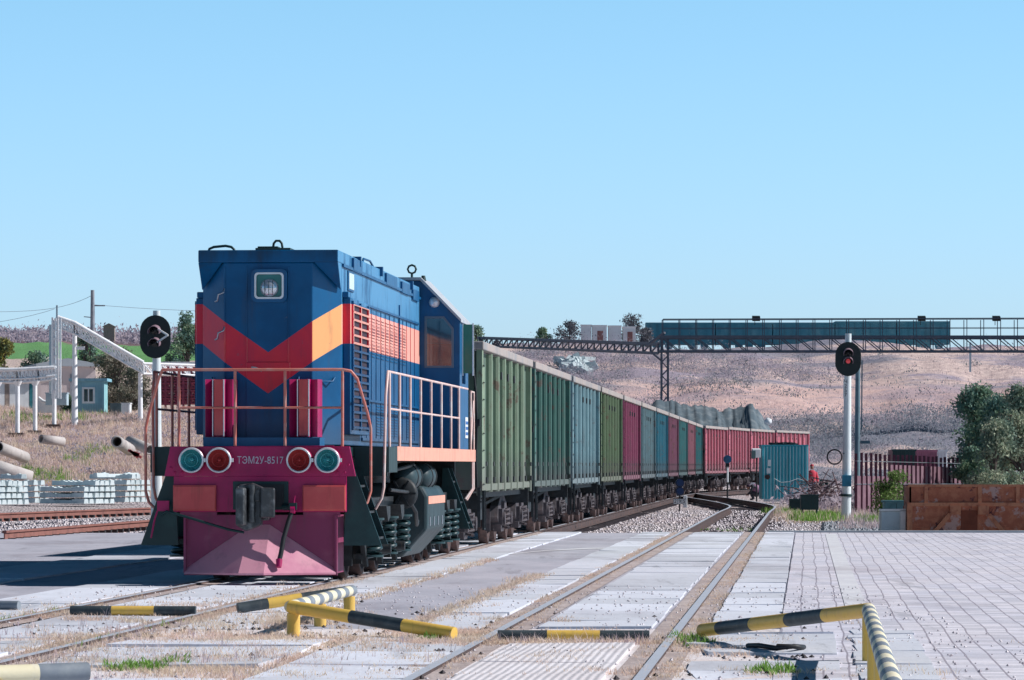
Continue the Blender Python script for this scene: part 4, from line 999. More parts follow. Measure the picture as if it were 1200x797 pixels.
# ------------------------------------------------------------------ signals
M['signal_black'] = flat('signal_black', (0.008,0.018,0.02), .55)
M['grey_blue'] = paint('blue_grey_pole_paint', (0.45,0.56,0.62), (0.36,0.47,0.54), rough=.6, scale=2, damt=.3)
def oval(w_, h_, k=12):
    r = w_/2; s_ = h_/2-r
    return [(r*math.cos(PI*i/k), s_+r*math.sin(PI*i/k)) for i in range(k+1)]+[(r*math.cos(PI+PI*i/k), -s_+r*math.sin(PI+PI*i/k)) for i in range(k+1)]
def signal(label, px, Y, z0, top, zc, lenses, bracket, w_=.84, h_=1.14):
    X = (px-600)*Y/F
    s = thing('signal_mast', label, 'railway signal', (X,Y,z0), -.06)
    top -= z0; zc -= z0
    mb = MB(); mb.cyl((0,0,0),(0,0,top),.16,.10,n=16); mb.build('mast', M['white_mast'], s)
    mb = MB(); mb.prism([(a,b+zc) for a,b in oval(w_,h_)],'y',-.26,-.20); mb.cyl((0,-.2,zc),(0,-.05,zc),.10,n=10); bp = mb.build('signal_head', M['signal_black'], s, bevel=.01)
    for (dz, col) in lenses:
        mb = MB(); k = 14; ro = .16; vs_ = []
        for (yy, e_) in ((-.26,0),(-.62,.05)):
            for i in range(k+1):
                a = R(-20)+R(220)*i/k; vs_.append((ro*math.cos(a), yy, zc+dz+ro*math.sin(a)-e_))
        mb.add(vs_, [(i,i+1,k+2+i,k+1+i) for i in range(k)]); hd = mb.build('visor', M['signal_visor'], bp)
        so_ = hd.modifiers.new('thick','SOLIDIFY'); so_.thickness = .012
        mb = MB(); k2 = .70 if col.name.startswith('red') else 1; mb.lathe([(.001,-.30),(.06*k2,-.295),(.10*k2,-.27),(.11*k2,-.262)],(0,0,zc+dz),'y',16); mb.build('lens', col, bp)
    if bracket:
        mb = MB(); mb.bar((.12,-.55,zc+.20),(.40,-.62,zc+.03),.045); mb.bar((.10,-.55,zc-.16),(.40,-.62,zc+.03),.045); mb.build('bracket', M['white'], bp)
    return s
M['white_mast'] = paint('chalky_white_mast', (0.74,0.80,0.82), (0.62,0.70,0.74), rough=.7, scale=1.5, dirt=(.35,.37,.38), damt=.5)
M['signal_visor'] = flat('visor_grey', (0.30,0.20,0.24), .5)
dl = flat('dark_lens', (0.02,0.03,0.035), .15)
sg1 = signal('signal mast left of the locomotive, black oval head with two hoods and a white bracket', 183.5, 112, -.1, 5.82, 5.10, [(.17,dl),(-.17,dl)], True, h_=1.18)
Yr = 134.0; Xr = (991-600)*Yr/F
sg2 = signal('signal mast before the hillside on the right, its black head showing a red light', 991.5, Yr, -.15, H+154*Yr/F, H+124*Yr/F, [(.20,dl),(-.07,flat('red_light',(.8,.1,.12),.2,emit=((1,.12,.16),.2)))], False, w_=.84, h_=1.12)
sg2.rotation_euler = (0, .012, -.06)
zz = H+95*Yr/F+.15
mb = MB(); mb.rbox((-.07,-.16,zz-.15),(.15,.02,.62)); pl_ = mb.build('number_plate', M['white'], sg2)
for i, ch_ in enumerate('Ч257'):
    text_mesh(ch_, .17, M['black'], pl_, Matrix.Translation((-.07,-.173,zz+.07-.145*i)) @ Matrix.Rotation(R(90),4,'X'))
mb = MB(); mb.box(-.15,.15,-.30,-.14,1.05,1.42); mb.build('relay_box', M['box_blue'] if 'box_blue' in M else M['grey_blue'], sg2, bevel=.01)
mb = MB(); mb.cyl((0,0,.72),(0,0,.80),.19,n=16); mb.build('clamp', M['teal_dark'], sg2)
mb = MB(); 
for k_, rr in enumerate((.225,.24,.25)): mb.tube([(rr*math.cos(2*PI*i/24),.015*k_,rr*math.sin(2*PI*i/24)) for i in range(24)], .012, 6, True)
mb.bar((.2,0,.1),(.42,.0,.12),.02)
cl = one(mb,'cable_coil',M['black'],'dark ring of coiled cable hanging on the left side of the right signal mast','cable',at(978,535.5,Yr-.1))
mb = MB(); Y2 = 170; X2 = (1004-600)*Y2/F; h2 = H+132*Y2/F
mb.cyl((0,0,-.2),(.05,0,h2),.13,.10,n=10); mb.rbox((.35,0,H+31*Y2/F),(.4,.12,.12)); mb.bar((.2,0,3.2),(.22,0,6.1),.05)
one(mb,'pole',paint('slate_pole',(0.16,0.25,0.30),rough=.6),'thin slate grey pole standing behind the right signal mast','pole',(X2,Y2,-.15))
# round blue lamp on a post near the turnout
def G3(px, Y, z=-.15): return ((px-600)*Y/F, Y, z)
s = thing('switch_lamp','round blue disc lamp on a black and white post beside the turnout','lamp',G3(852.5,214))
mb = MB(); mb.cyl((0,0,0),(0,0,.85),.045,n=8); mb.mat(1); mb.cyl((0,0,.85),(0,0,1.65),.05,n=8); mb.build('post',[M['black'],M['white']],s)
mb = MB(); mb.cyl((0,-.10,2.05),(0,.10,2.05),.215,n=20); mb.cyl((0,-.2,2.05),(0,-.10,2.05),.12,.10,n=14); mb.build('lamp',flat('blue_enamel',(0.03,0.14,0.27),.4),s)
mb = MB(); mb.box(-.10,.10,-.1,.1,1.65,1.84); mb.build('bracket',M['black'],s)
# dwarf signal with number plate
s = thing('dwarf_signal','dwarf signal with two stacked dark lamps and a white 295 number plate in the gravel','railway signal',G3(796.5,160))
mb = MB(); mb.cyl((0,0,-.05),(0,0,.55),.03,n=8); mb.build('post',M['black'],s)
for z in (.72,1.04): mb = MB(); mb.cyl((0,-.14,z),(0,.14,z),.17,n=16); mb.cyl((0,-.26,z+.02),(0,-.14,z),.13,.12,n=14); mb.build('lamp',flat('navy_lamp',(0.015,0.03,0.10),.35),s)
mb = MB(); mb.box(-.25,.25,-.10,-.08,.22,.44); pl_ = mb.build('number_plate',M['black'],s)
for i, ch_ in enumerate('295'):
    mb = MB(); x = -.165+.165*i; mb.box(x-.075,x+.075,-.112,-.101,.235,.425); mb.build('digit_tile',M['white'],pl_)
    text_mesh(ch_, .19, M['black'], pl_, Matrix.Translation((x,-.115,.33)) @ Matrix.Rotation(R(90),4,'X'), name='digit')
mb = MB(); mb.box(-.10,.06,-.1,.1,0,.5); one(mb,'marker_post',M['white'],'short white marker stub right of the 295 plate','marker',G3(803.5,168),bevel=.02)

# ------------------------------------------------------------------ blue hut, boxes, skip, fence on the right
M['hut_blue'] = paint('blue_corrugated_sheet',(0.06,0.40,0.50),(0.08,0.45,0.55),rough=.5,scale=1.2,dirt=(.10,.13,.14),damt=.4)
def G0(px0, px1, Y): return (px0-600)*Y/F, (px1-600)*Y/F
Yh = 196.0; xa, xb = G0(893,946,Yh); ztop = H+23*Yh/F
hut = thing('shed','small blue ribbed metal shed beside the turnout at the tail of the train','shed',(xa,Yh,-.15)); w_ = xb-xa; h_ = ztop+.15
mb = MB(); mb.box(0,w_,0,2.4,.12,h_-.03)
for i in range(14): u = w_*(i+.5)/14; mb.prism([(u-.055,0),(u-.03,-.05),(u+.03,-.05),(u+.055,0)],'z',.12,h_-.04)
for i in range(12): u = .2*(i+.5); mb.prism([(w_,u-.055),(w_+.05,u-.03),(w_+.05,u+.03),(w_,u+.055)],'z',.12,h_-.04)
mb.build('wall',M['hut_blue'],hut)
mb = MB()
for i in range(14): u = w_*(i+.5)/14; mb.box(u+.028,u+.05,-.054,-.03,.14,h_-.06)
tag(mb.build('ridge_highlight',paint('painted_rib_highlight',(0.55,0.72,0.76),rough=.6),hut),kind='stuff')  # pale strips paint the sun's highlight along each rib
mb = MB(); mb.box(-.03,w_+.06,-.08,2.45,h_-.03,h_+.03); mb.mat(1)
rr_ = random.Random(2)
for i in range(22): mb.rbox((rr_.uniform(.5,w_-.6),rr_.uniform(.1,1.0),h_+.06+rr_.uniform(0,.05)),(rr_.uniform(.2,.7),.12,.07),rr_.uniform(-.5,.5),ry=rr_.uniform(-.2,.2))
mb.build('roof',[M['hut_blue'],M['under']],hut)
for b_ in ((w_+.02,w_+.07,-.06,.02,.1,h_),(.28,.42,-.07,-.05,1.7,2.0),(.22,.40,-.07,-.05,1.35,1.6)):
    mb = MB(); mb.box(*b_); mb.build('trim' if b_[0] > 1 else 'sign_plate',M['white'],hut)
mb = MB(); mb.cyl((.26,-.12,1.18),(.26,-.02,1.18),.12,n=12); mb.build('lamp',M['wheel'],hut)
mb = MB(); mb.tube([(.6,-.07,1.1),(.9,-.08,.92),(1.3,-.08,.95),(1.7,-.08,1.1),(2.05,-.08,1.0)],.012,5); mb.build('cable',M['white'],hut)
mb = MB(); mb.box(.08,w_-.05,-.02,.1,0,.12); mb.build('sill',M['concrete'],hut)
s = thing('floodlight','pale box floodlight at the upper left corner of the blue shed','floodlight',(xa-.35,Yh-.2,0))
mb = MB(); mb.rbox((.05,0,H+14*Yh/F),(.42,.2,.42),.2,.2); mb.build('housing',M['white'],s,bevel=.02)
mb = MB(); mb.rbox((-.09,-.10,H+12*Yh/F),(.20,.14,.38),.2); mb.build('lens',M['glass_dark'],s)
mb = MB(); mb.cyl((.08,.03,-.15),(.08,.03,H+.4),.035); mb.build('post',M['under'],s)

# people: body from a skinned skeleton
def skin_body(verts, edges, radii, m, parent, name='body', sub=2):
    me = bpy.data.meshes.new(name); me.from_pydata(verts, edges, []); o = bpy.data.objects.new(name, me); C.objects.link(o)
    md = o.modifiers.new('skin','SKIN'); md.use_smooth_shade = True
    for i, r in enumerate(radii): me.skin_vertices[0].data[i].radius = (r,r)
    me.skin_vertices[0].data[0].use_root = True
    o.modifiers.new('sub','SUBSURF').levels = sub; o.modifiers['sub'].render_levels = sub
    dg = bpy.context.evaluated_depsgraph_get(); dg.update()
    ne = bpy.data.meshes.new_from_object(o.evaluated_get(dg)); bpy.data.objects.remove(o)
    for p_ in ne.polygons: p_.use_smooth = True
    ne.materials.clear(); ne.materials.append(m)
    ob = bpy.data.objects.new(name, ne); C.objects.link(ob); ob.parent = parent
    return ob
M['skin'] = flat('skin',(0.42,0.22,0.16),.6)
pr = thing('person','person in a dusty purple jacket crouching with bent back left of the blue shed','person',G3(886,203,-.15),R(-10))
pr.scale = (1.0,1.0,1.0)
# x to the right in the photo; crouching, back arched, head low toward the left
J = [(.10,0,.30),(.14,0,.48),(.02,0,.70),(-.16,0,.74),(-.28,0,.66),            # pelvis, waist, chest, neck base, neck
     (.06,.13,.28),(-.28,.16,.42),(-.12,.16,.08),(-.30,.17,.04),               # right hip, knee, ankle, toe
     (.06,-.13,.28),(-.28,-.16,.42),(-.12,-.16,.08),(-.30,-.17,.04),
     (-.14,.20,.68),(-.22,.24,.46),(-.40,.16,.30),
     (-.14,-.20,.68),(-.22,-.24,.46),(-.40,-.16,.30)]
E = [(0,1),(1,2),(2,3),(3,4),(0,5),(5,6),(6,7),(7,8),(0,9),(9,10),(10,11),(11,12),(2,13),(13,14),(14,15),(2,16),(16,17),(17,18)]
RR = [.17,.17,.19,.11,.07,.12,.08,.06,.05,.12,.08,.06,.05,.08,.06,.04,.08,.06,.04]
skin_body(J,E,RR,flat('dark_trousers',(0.03,0.035,0.05),.8),pr)
mb = MB(); mb.smooth = True
jk = [(.001,0),(.17,.02),(.215,.12),(.23,.28),(.22,.42),(.17,.52),(.09,.56)]
mb.lathe(jk,(0,0,0),'z',16); j_ = mb.build('jacket',flat('purple_jacket',(0.30,0.16,0.26),.8),pr); j_.rotation_euler = (0,R(-52),0); j_.location = (.24,0,.36)
mb = MB(); mb.smooth = True
mb.lathe([(.001,-.12),(.06,-.105),(.088,-.05),(.095,.02),(.085,.08),(.05,.12),(.001,.13)],(-.38,0,.66),'z',14); mb.rbox((-.475,0,.645),(.03,.025,.03)); hd = mb.build('head',M['skin'],pr)
mb = MB(); mb.smooth = True; mb.lathe([(.10,0),(.105,.04),(.09,.10),(.05,.135),(.001,.145)],(-.37,0,.665),'z',14); mb.build('cap',flat('dark_cap',(0.05,0.03,0.06),.8),pr)
for s_ in (-1,1):
    mb = MB(); mb.smooth = True; mb.rbox((-.42,s_*.15,.27),(.08,.03,.08))
    for k_ in range(4): mb.tube([(-.45,s_*.15+(k_-1.5)*.018,.27),(-.49,s_*.15+(k_-1.5)*.018,.25),(-.505,s_*.15+(k_-1.5)*.018,.22)],.009,5)
    mb.tube([(-.42,s_*.13,.27),(-.45,s_*.10,.25)],.010,5); mb.build('hand',M['skin'],pr)
# worker standing behind the shed, only one side is seen
pw = thing('person','person in a red jacket half hidden behind the right side of the blue shed','person',G3(951.5,201,-.15),R(15))
J = [(0,0,.92),(0,0,1.15),(0,0,1.38),(0,0,1.50),(.10,0,.90),(.12,-.02,.48),(.12,0,.08),(.13,-.14,.03),(-.10,0,.90),(-.12,-.02,.48),(-.12,0,.08),(-.13,-.14,.03),
     (.20,0,1.38),(.27,.02,1.12),(.24,-.12,.90),(-.20,0,1.38),(-.27,.02,1.12),(-.24,-.12,.90)]
E = [(0,1),(1,2),(2,3),(0,4),(4,5),(5,6),(6,7),(0,8),(8,9),(9,10),(10,11),(2,12),(12,13),(13,14),(2,15),(15,16),(16,17)]
RR = [.14,.13,.15,.06,.09,.07,.05,.04,.09,.07,.05,.04,.07,.055,.04,.07,.055,.04]
skin_body(J,E,RR,flat('blue_work_trousers',(0.05,0.13,0.26),.8),pw)
mb = MB(); mb.smooth = True; mb.lathe([(.17,0),(.19,.1),(.20,.35),(.21,.5),(.12,.58),(.07,.60)],(0,0,.90),'z',16)
for s_ in (-1,1): mb.tube([(s_*.18,0,1.40),(s_*.285,.02,1.12),(s_*.25,-.12,.92)],[.085,.07,.055],10)
mb.build('jacket',flat('red_jacket',(0.55,0.04,0.07),.8),pw)
mb = MB(); mb.smooth = True; mb.lathe([(.001,-.13),(.06,-.115),(.08,-.05),(.085,.03),(.07,.09),(.001,.12)],(0,-.01,1.66),'z',14); mb.rbox((0,-.10,1.645),(.025,.03,.035)); mb.build('head',M['skin'],pw)
mb = MB(); mb.smooth = True; mb.lathe([(.09,0),(.095,.05),(.07,.10),(.001,.12)],(0,0,1.68),'z',14); mb.build('cap',flat('red_cap',(0.45,0.03,0.06),.8),pw)
for s_ in (-1,1):
    mb = MB(); mb.smooth = True; mb.rbox((s_*.24,-.14,.86),(.03,.08,.09))
    for k_ in range(4): mb.tube([(s_*.24,-.17+.02*k_,.82),(s_*.235,-.175+.02*k_,.76)],.009,5)
    mb.tube([(s_*.22,-.17,.86),(s_*.21,-.20,.81)],.010,5); mb.build('hand',M['skin'],pw)

def lump(mb, c, r, seed, flatten=.7, n=3):
    bm = bmesh.new(); bmesh.ops.create_icosphere(bm, subdivisions=n, radius=1)
    vs_ = []
    for v in bm.verts:
        k = 1+.35*noise.noise(v.co*1.3+Vector((seed,0,0)))+.15*noise.noise(v.co*3.1+Vector((seed,5,0)))
        vs_.append((c[0]+v.co.x*r*k, c[1]+v.co.y*r*k, c[2]+v.co.z*r*k*flatten))
    mb.add(vs_, [tuple(v.index for v in f.verts) for f in bm.faces]); bm.free()
mb = MB(); mb.smooth = True; lump(mb,(0,0,.35),.42,3,1.1); lump(mb,(.25,-.1,.2),.3,5,.8)
one(mb,'sack',M['white'],'white bulging sack leaning against the right side of the blue shed','sack',G3(958,190,-.15))
for i, (px, lab) in enumerate(((962.5,'small dark drum on the left of the pair behind the brush pile'),(969.5,'small dark drum on the right of the pair behind the brush pile'))):
    mb = MB(); mb.lathe([(.001,0),(.12,0),(.12,.62),(.10,.64),(.08,.75),(.001,.76)],(0,0,0),'z',14); mb.mat(1); mb.lathe([(.125,.12),(.125,.35)],(0,0,0),'z',14)
    one(mb,'drum',[M['teal_dark'],M['white']],lab,'drum',G3(px,178,.2),group='drums behind the brush pile')
mb = MB()
mb.box(-.3,.3,-.2,.2,.22,.70); mb.box(-.33,.33,-.22,.22,.70,.74)
for x in (-.24,.24): mb.box(x-.03,x+.03,-.15,-.09,-.05,.22)
one(mb,'track_box',M['teal_dark'],'dark green steel box on legs at the edge of the green weeds','box',G3(948.5,140,-.15),bevel=.008)
mb = MB(); mb.box(-.30,.30,-.2,.2,0,.45); one(mb,'track_box',M['teal_dark'],'low dark box at the foot of the brush pile right of the blue shed','box',G3(934,158,-.15),bevel=.02)
# white cabinet at the yard edge
Yc = 99.6; s = thing('equipment_cabinet','low white and grey equipment cabinet at the far kerb beside the rusty skip','cabinet',G3(1046,Yc,-.10))
mb = MB(); mb.box(-.29,.22,-.02,.4,0,.58); mb.build('housing',paint('pale_cabinet',(0.62,0.68,0.70),rough=.6),s,bevel=.02)
mb = MB(); mb.box(-.27,.16,-.04,-.021,.03,.55); mb.build('door',M['grey_blue'],s); mb = MB(); mb.box(.19,.31,-.05,.42,0,.60); mb.box(-.3,.31,-.05,.42,.585,.63); mb.build('frame',M['white'],s)
Yc2 = 103.0; mb = MB(); mb.box(-.40,.26,0,.5,0,.78); mb.box(-.44,.30,-.03,.53,.78,.83); mb.mat(1); mb.box(-.1,-.09,-.006,0,.05,.75); mb.box(-.04,0,-.02,0,.38,.46)
one(mb,'equipment_cabinet',[paint('teal_cabinet',(0.10,0.24,0.28),rough=.6),M['under']],'teal cabinet standing half behind the white one next to the skip','cabinet',G3(1055,Yc2,-.12),bevel=.01)
# skip
Ys = 99.0; X0, X1 = G0(1066.5,1236,Ys); L_ = X1-X0; ht = 1.20
sk = thing('rusty_skip','large rusty steel skip with flaking paint at the right edge of the yard','skip',(X0,Ys+.3,-.10))
mb = MB(); mb.box(0,L_,0,1.5,0,.70); mb.box(.02,.06,.03,1.5,.70,ht-.02); mb.box(L_-.06,L_-.02,.03,1.5,.70,ht-.02); mb.box(.02,L_-.02,.03,.08,.70,ht-.02); mb.box(.02,L_-.02,1.42,1.5,.70,ht-.02)
mb.build('hull',M['rust'],sk)
mb = MB(); mb.box(-.04,L_+.04,-.06,0,.70,.79); mb.box(-.02,L_+.02,-.02,.03,ht-.03,ht+.03); mb.box(-.05,.08,-.07,0,0,.70)
for u in (.42,1.72,2.64): mb.box(u-.045,u+.045,-.03,.03,.79,ht-.03)
for u in (1.12,1.80,): mb.box(u-.13,u+.13,-.10,-.005,.50,.72)
mb.bar((1.0,-.05,.52),(.55,-.05,.0),.06,.10); mb.bar((1.93,-.05,.50),(2.36,-.05,.0),.06,.10); mb.bar((3.2,-.05,.52),(2.8,-.05,.0),.06,.10)
mb.build('rib',paint('orange_rust',(0.44,0.19,0.11),(0.32,0.115,0.07),rough=.85,scale=6,dirt=(.14,.05,.04),damt=.6),sk)
mb = MB(); mb.box(1.26,1.66,-.012,-.002,.02,.60); mb.build('recess',paint('dark_rust',(0.17,0.05,0.03),rough=.9),sk)
# slat fence
fe = thing('slat_fence','maroon metal slat fence behind the signal mast and the rusty skip','fence',(0,0,0))
mb = MB(); sl_ = MB(); k_ = 27
for i in range(k_+1):
    f_ = i/k_; px = 1003+(1141-1003)*f_**.93; Y = 150+24*f_; X = (px-600)*Y/F; zt = H-(530.5+7.5*f_-HY)*Y/F; th = -.16
    mb.rbox((X,Y,(zt-.2)/2),(.10,.06,zt+.2+rnd.uniform(-.06,.06)),rz=rnd.uniform(-.05,.05),ry=rnd.uniform(-.012,.012))
    if i < k_:
        px2 = 1003+(1141-1003)*((i+1)/k_)**.93; Y2 = 150+24*(i+1)/k_; X2 = (px2-600)*Y2/F
        sl_.mat(0); sl_.add([(X,Y+.05,-.2),(X2,Y2+.05,-.2),(X2,Y2+.05,zt-(.85 if i<7 else .40)),(X,Y+.05,zt-(.85 if i<7 else .40))],[(0,1,2,3)])
tag(mb.build('picket',paint('dark_maroon_picket',(0.10,0.025,0.05),(0.16,0.05,0.08),rough=.7,scale=4,world=True),fe),kind='stuff')
sl_.build('sheet_panel',paint('dusty_maroon_sheet',(0.17,0.09,0.12),(0.24,0.14,0.17),rough=.8,scale=1.5,world=True),fe)
mb = MB()
for zz_ in (1.75,.9): A = (at(1003,0,150)[0],149.95,zz_); B = (at(1141,0,174)[0],173.95,zz_-.1); mb.bar(A,B,.03)
mb.build('wire',M['steel'],fe)
# containers behind the fence
def boxcar(px0, px1, pyt, Y, m, label, name='container', cat='container', depth=3, zb=-.15, ribs=6):
    x0, x1 = G0(px0,px1,Y); zt = H-(pyt-HY)*Y/F; mb = MB(); w_ = x1-x0; mb.box(0,w_,0,depth,.1,zt-zb); 
    for i in range(ribs): u = w_*(i+.5)/ribs; mb.box(u-.05,u+.05,-.06,0,.12,zt-zb-.08)
    mb.box(-.04,w_+.04,-.08,.05,zt-zb-.1,zt-zb+.02); mb.box(-.04,w_+.04,-.08,.05,0,.18)
    return one(mb,name,m,label,cat,(x0,Y,zb))
boxcar(1046,1073,527,250,M['teal_dark'],'black container behind the slat fence')
boxcar(1074.5,1098,527.5,256,paint('pink_wagon',(0.45,0.16,0.24),rough=.7),'pink ribbed container behind the slat fence, between the black and the white one',ribs=9)
boxcar(1099,1110,527.5,262,M['white'],'white container end between the slat fence and the big bush',ribs=3)

# ------------------------------------------------------------------ gantry conveyor bridge
M['truss'] = paint('dark_lattice_steel',(0.07,0.095,0.13),(0.11,0.11,0.14),rough=.7,scale=2,world=True)
Yg = 330.0; xg0 = at(777,0,Yg)[0]; xg1 = at(1290,0,Yg)[0]
zt, zb = H+150*Yg/F, H+133.5*Yg/F
gb = thing('conveyor_bridge','dark lattice gantry bridge with railing crossing above the train on a lattice pier','bridge',(0,0,0))
mb = MB()
for yy in (Yg, Yg+2.2):
    mb.bar((xg0-.3,yy,zt),(xg1,yy,zt),.16,.26); mb.bar((xg0-.3,yy,zb),(xg1,yy,zb),.14,.16)
    x = xg0; i = 0; ps = 1.36
    while x < xg1: mb.bar((x,yy,zt),(x,yy,zb),.07); mb.bar((x,yy,zt),(x+ps,yy,zb),.08) if i % 1 == 0 else None; x += ps; i += 1
    
mb.box(xg0,xg1,Yg-.05,Yg+2.25,zt+.02,zt+.12)
for k_ in range(12): mb.bar((xg0+3*k_,Yg,zb),(xg0+3*k_,Yg+2.2,zb),.09)
mb.build('truss',M['truss'],gb)
mb = MB(); zr = H+171*Yg/F
for yy in (Yg, Yg+2.2):
    mb.bar((xg0,yy,zr),(xg1,yy,zr+.1),.07); mb.bar((xg0,yy,(zr+zt)/2),(xg1,yy,(zr+zt)/2+.05),.045)
    x = xg0
    while x < xg1: mb.bar((x,yy,zt),(x,yy,zr),.06); x += 1.36
mb.build('railing',M['truss'],gb)
mb = MB(); xp = at(779.5,0,Yg)[0]
for dx in (-.26,.26):
    for dy in (0,1.6): mb.bar((xp+dx,Yg+.2+dy,-.2),(xp+dx,Yg+.2+dy,zt),.12)
z = 0
while z < zt-1: mb.bar((xp-.26,Yg+.2,z),(xp+.26,Yg+.2,z+.55),.09); mb.bar((xp+.26,Yg+.2,z+.55),(xp-.26,Yg+.2,z+1.1),.09); mb.bar((xp-.26,Yg+1.8,z),(xp+.26,Yg+1.8,z+.55),.09); z += .55*2
mb.bar((xp-.26,Yg+.3,zb-.8),(xp-1.1,Yg+.3,zb-.1),.14)
mb.build('pier',M['truss'],gb)
mb = MB()                                                # conveyor run going left, receding
A0_ = Vector(at(772,403,Yg+4)); A1_ = Vector(at(560,395.5,430)); B0_ = Vector(at(772,413.5,Yg+4)); B1_ = Vector(at(560,405,430))
for off in (0,2.5):
    o_ = Vector((0,off,0)); mb.bar(A0_+o_,A1_+o_,.22); mb.bar(B0_+o_,B1_+o_,.16)
    k_ = 30
    for i in range(k_):
        a = A0_.lerp(A1_,i/k_)+o_; b = B0_.lerp(B1_,i/k_)+o_; b2 = B0_.lerp(B1_,(i+1)/k_)+o_; mb.bar(a,b,.09); mb.bar(a,b2,.09)
mb.bar(at(762,402,Yg+3),at(779,390,Yg+1),.18)
for (px, py) in ((563,0),):
    c_ = A1_.lerp(A0_,.02); mb.bar(c_,(c_.x,c_.y,2),.4)
mb.build('conveyor_run',M['truss'],gb)
for px in (886,1080,1167.5):
    mb = MB(); p_ = at(px,373.2,Yg+.4); mb.rbox((0,0,0),(.62,.35,.36),.1,.3); mb.bar((-.1,0,-.2),(-.1,0,-.55),.05); mb.mat(1); mb.rbox((0,-.15,-.03),(.5,.1,.25),.1,.3)
    one(mb,'floodlight',[M['signal_black'],M['under']],{886:'dark floodlight on the bridge railing, the left one above the long teal wall',1080:'dark floodlight on the bridge railing, the middle one above the end of the teal wall',1167.5:'dark floodlight on the bridge railing nearest the right frame edge'}[px],'floodlight',p_,group='floodlights on the bridge')
# things on the crest of the hill
def crest(px, Y): return hgt((px-600)*Y/F, Y)
M['teal_wall'] = paint('teal_wagon_side',(0.05,0.22,0.30),(0.10,0.28,0.35),rough=.7,scale=.6,world=True)
for i, (a, b) in enumerate(((757,838),(839,905),(906,978),(979,1050),(1051,1113))):
    nm = ['leftmost of the five long teal wagons standing on the hill crest behind the bridge','second from the left of the teal wagons on the hill crest','middle one of the five teal wagons on the hill crest','fourth teal wagon on the hill crest, behind the right signal head','rightmost of the five teal wagons standing on the hill crest'][i]
    Yw = 462; x0, x1 = G0(a,b,Yw); zt_ = H-(378-(i>2)*1.5-HY)*Yw/F; z0 = 14.6; mb = MB(); h_ = zt_-z0; mb.box(0,x1-x0,0,3,.9,h_)
    for k_ in range(int((x1-x0)/.9)): mb.box(.45+.9*k_-.05,.45+.9*k_+.05,-.07,0,.9,h_-.1)
    mb.box(-.05,x1-x0+.05,-.1,0,h_-.18,h_)
    for k_ in (1.2,2.6,x1-x0-2.6,x1-x0-1.2): mb.cyl((k_,.3,.45),(k_,.5,.45),.45,n=14)
    mb.box(0,x1-x0,.2,2.8,.6,.9)
    one(mb,'freight_wagon',M['teal_wall'],nm,'wagon',(x0,Yw,z0),group='teal wagons on the hill crest')
M['wall_white'] = paint('weathered_white_wall',(0.86,0.85,0.82),(0.78,0.75,0.72),rough=.9,scale=.8,dirt=(.45,.36,.32),damt=.4,world=True)
for i, (a, b, t_) in enumerate(((681,693,381.5),(694,711,382),(713,728,382.5),(730,745,383.5))):
    Yw = 450; x0, x1 = G0(a,b,Yw); zt_ = H-(t_-HY)*Yw/F; mb = MB(); mb.box(0,x1-x0,0,2.5,0,zt_-14.2); mb.box(-.05,x1-x0+.05,-.06,2.55,zt_-14.2,zt_-14.1); mb.mat(1); mb.box((x1-x0)*.35,(x1-x0)*.75,-.03,0,(zt_-14.2)*.35,(zt_-14.2)*.8) if i in (1,3) else None
    one(mb,'concrete_block_wall',[M['wall_white'],paint('rusty_patch',(0.35,0.16,0.14),rough=.9)],['narrow white wall block at the left end of the row on the hill crest','white wall block with a brown opening, second of the row on the hill crest','plain white wall block, third of the row on the hill crest','lowest white wall block with a brown stain, next to the bare bush on the crest'][i],'wall',(x0,Yw,14.2),group='white wall blocks on the hill crest')
mb = MB(); p_ = at(1137,424,400); mb.bar((0,0,-1),(0,0,1.9),.18); mb.bar((-.3,0,1.4),(.3,0,1.4),.08); one(mb,'pole',M['grey_blue'],'short pale pole on the upper hillside below the bridge deck at the right','pole',p_)
# rubble of pale slabs, and the dark heap of slag
mb = MB(); rr_ = random.Random(9)
for i in range(90):
    px = rr_.gauss(674,8); Y = rr_.uniform(400,408); X = (px-600)*Y/F; mb.rbox((X,Y,hgt(X,Y)+.1+rr_.uniform(0,.8)),(rr_.uniform(.5,1.7),rr_.uniform(.4,1),rr_.uniform(.2,.6)),rr_.uniform(0,3),rr_.uniform(-.6,.6),rr_.uniform(-.6,.6))
tag(mb.build('rubble',paint('pale_rubble',(0.52,0.60,0.62),(0.40,0.46,0.50),rough=.9,world=True)),kind='stuff')
def heap(name, label, prof, Y, m, depth=14, seed=1):
    # prof: (px, py of the top); the heap is a ridge at distance Y
    xs = []; px = prof[0][0]
    while px <= prof[-1][0]: xs.append(px); px += 1.5
    nb = 15; vs_ = []
    for px in xs:
        top = H-(lerp_nodes(prof,px)-HY)*Y/F
        for j in range(nb):
            f_ = j/(nb-1); yy = Y-depth+2*depth*f_; k = max(0,1-abs(f_-.5)*2)**.9; X = (px-600)*Y/F
            vs_.append((X,yy,-.2+(top+.2)*k+(.5*noise.noise((X*.6,yy*.6,seed))+.35*noise.noise((X*1.7,yy*1.7,seed))+.2*noise.noise((X*4,yy*3,seed)))*(k>0)))
    fs_ = [(i*nb+j,(i+1)*nb+j,(i+1)*nb+j+1,i*nb+j+1) for i in range(len(xs)-1) for j in range(nb-1)]
    mb = MB(); mb.smooth = True; mb.add(vs_,fs_); return one(mb,name,m,label,'heap')
sm_ = paint('dark_slag',(0.09,0.125,0.15),(0.17,0.20,0.22),rough=.95,scale=1.2,dirt=(.24,.26,.27),damt=.5,bump=.9,streak=False,world=True)
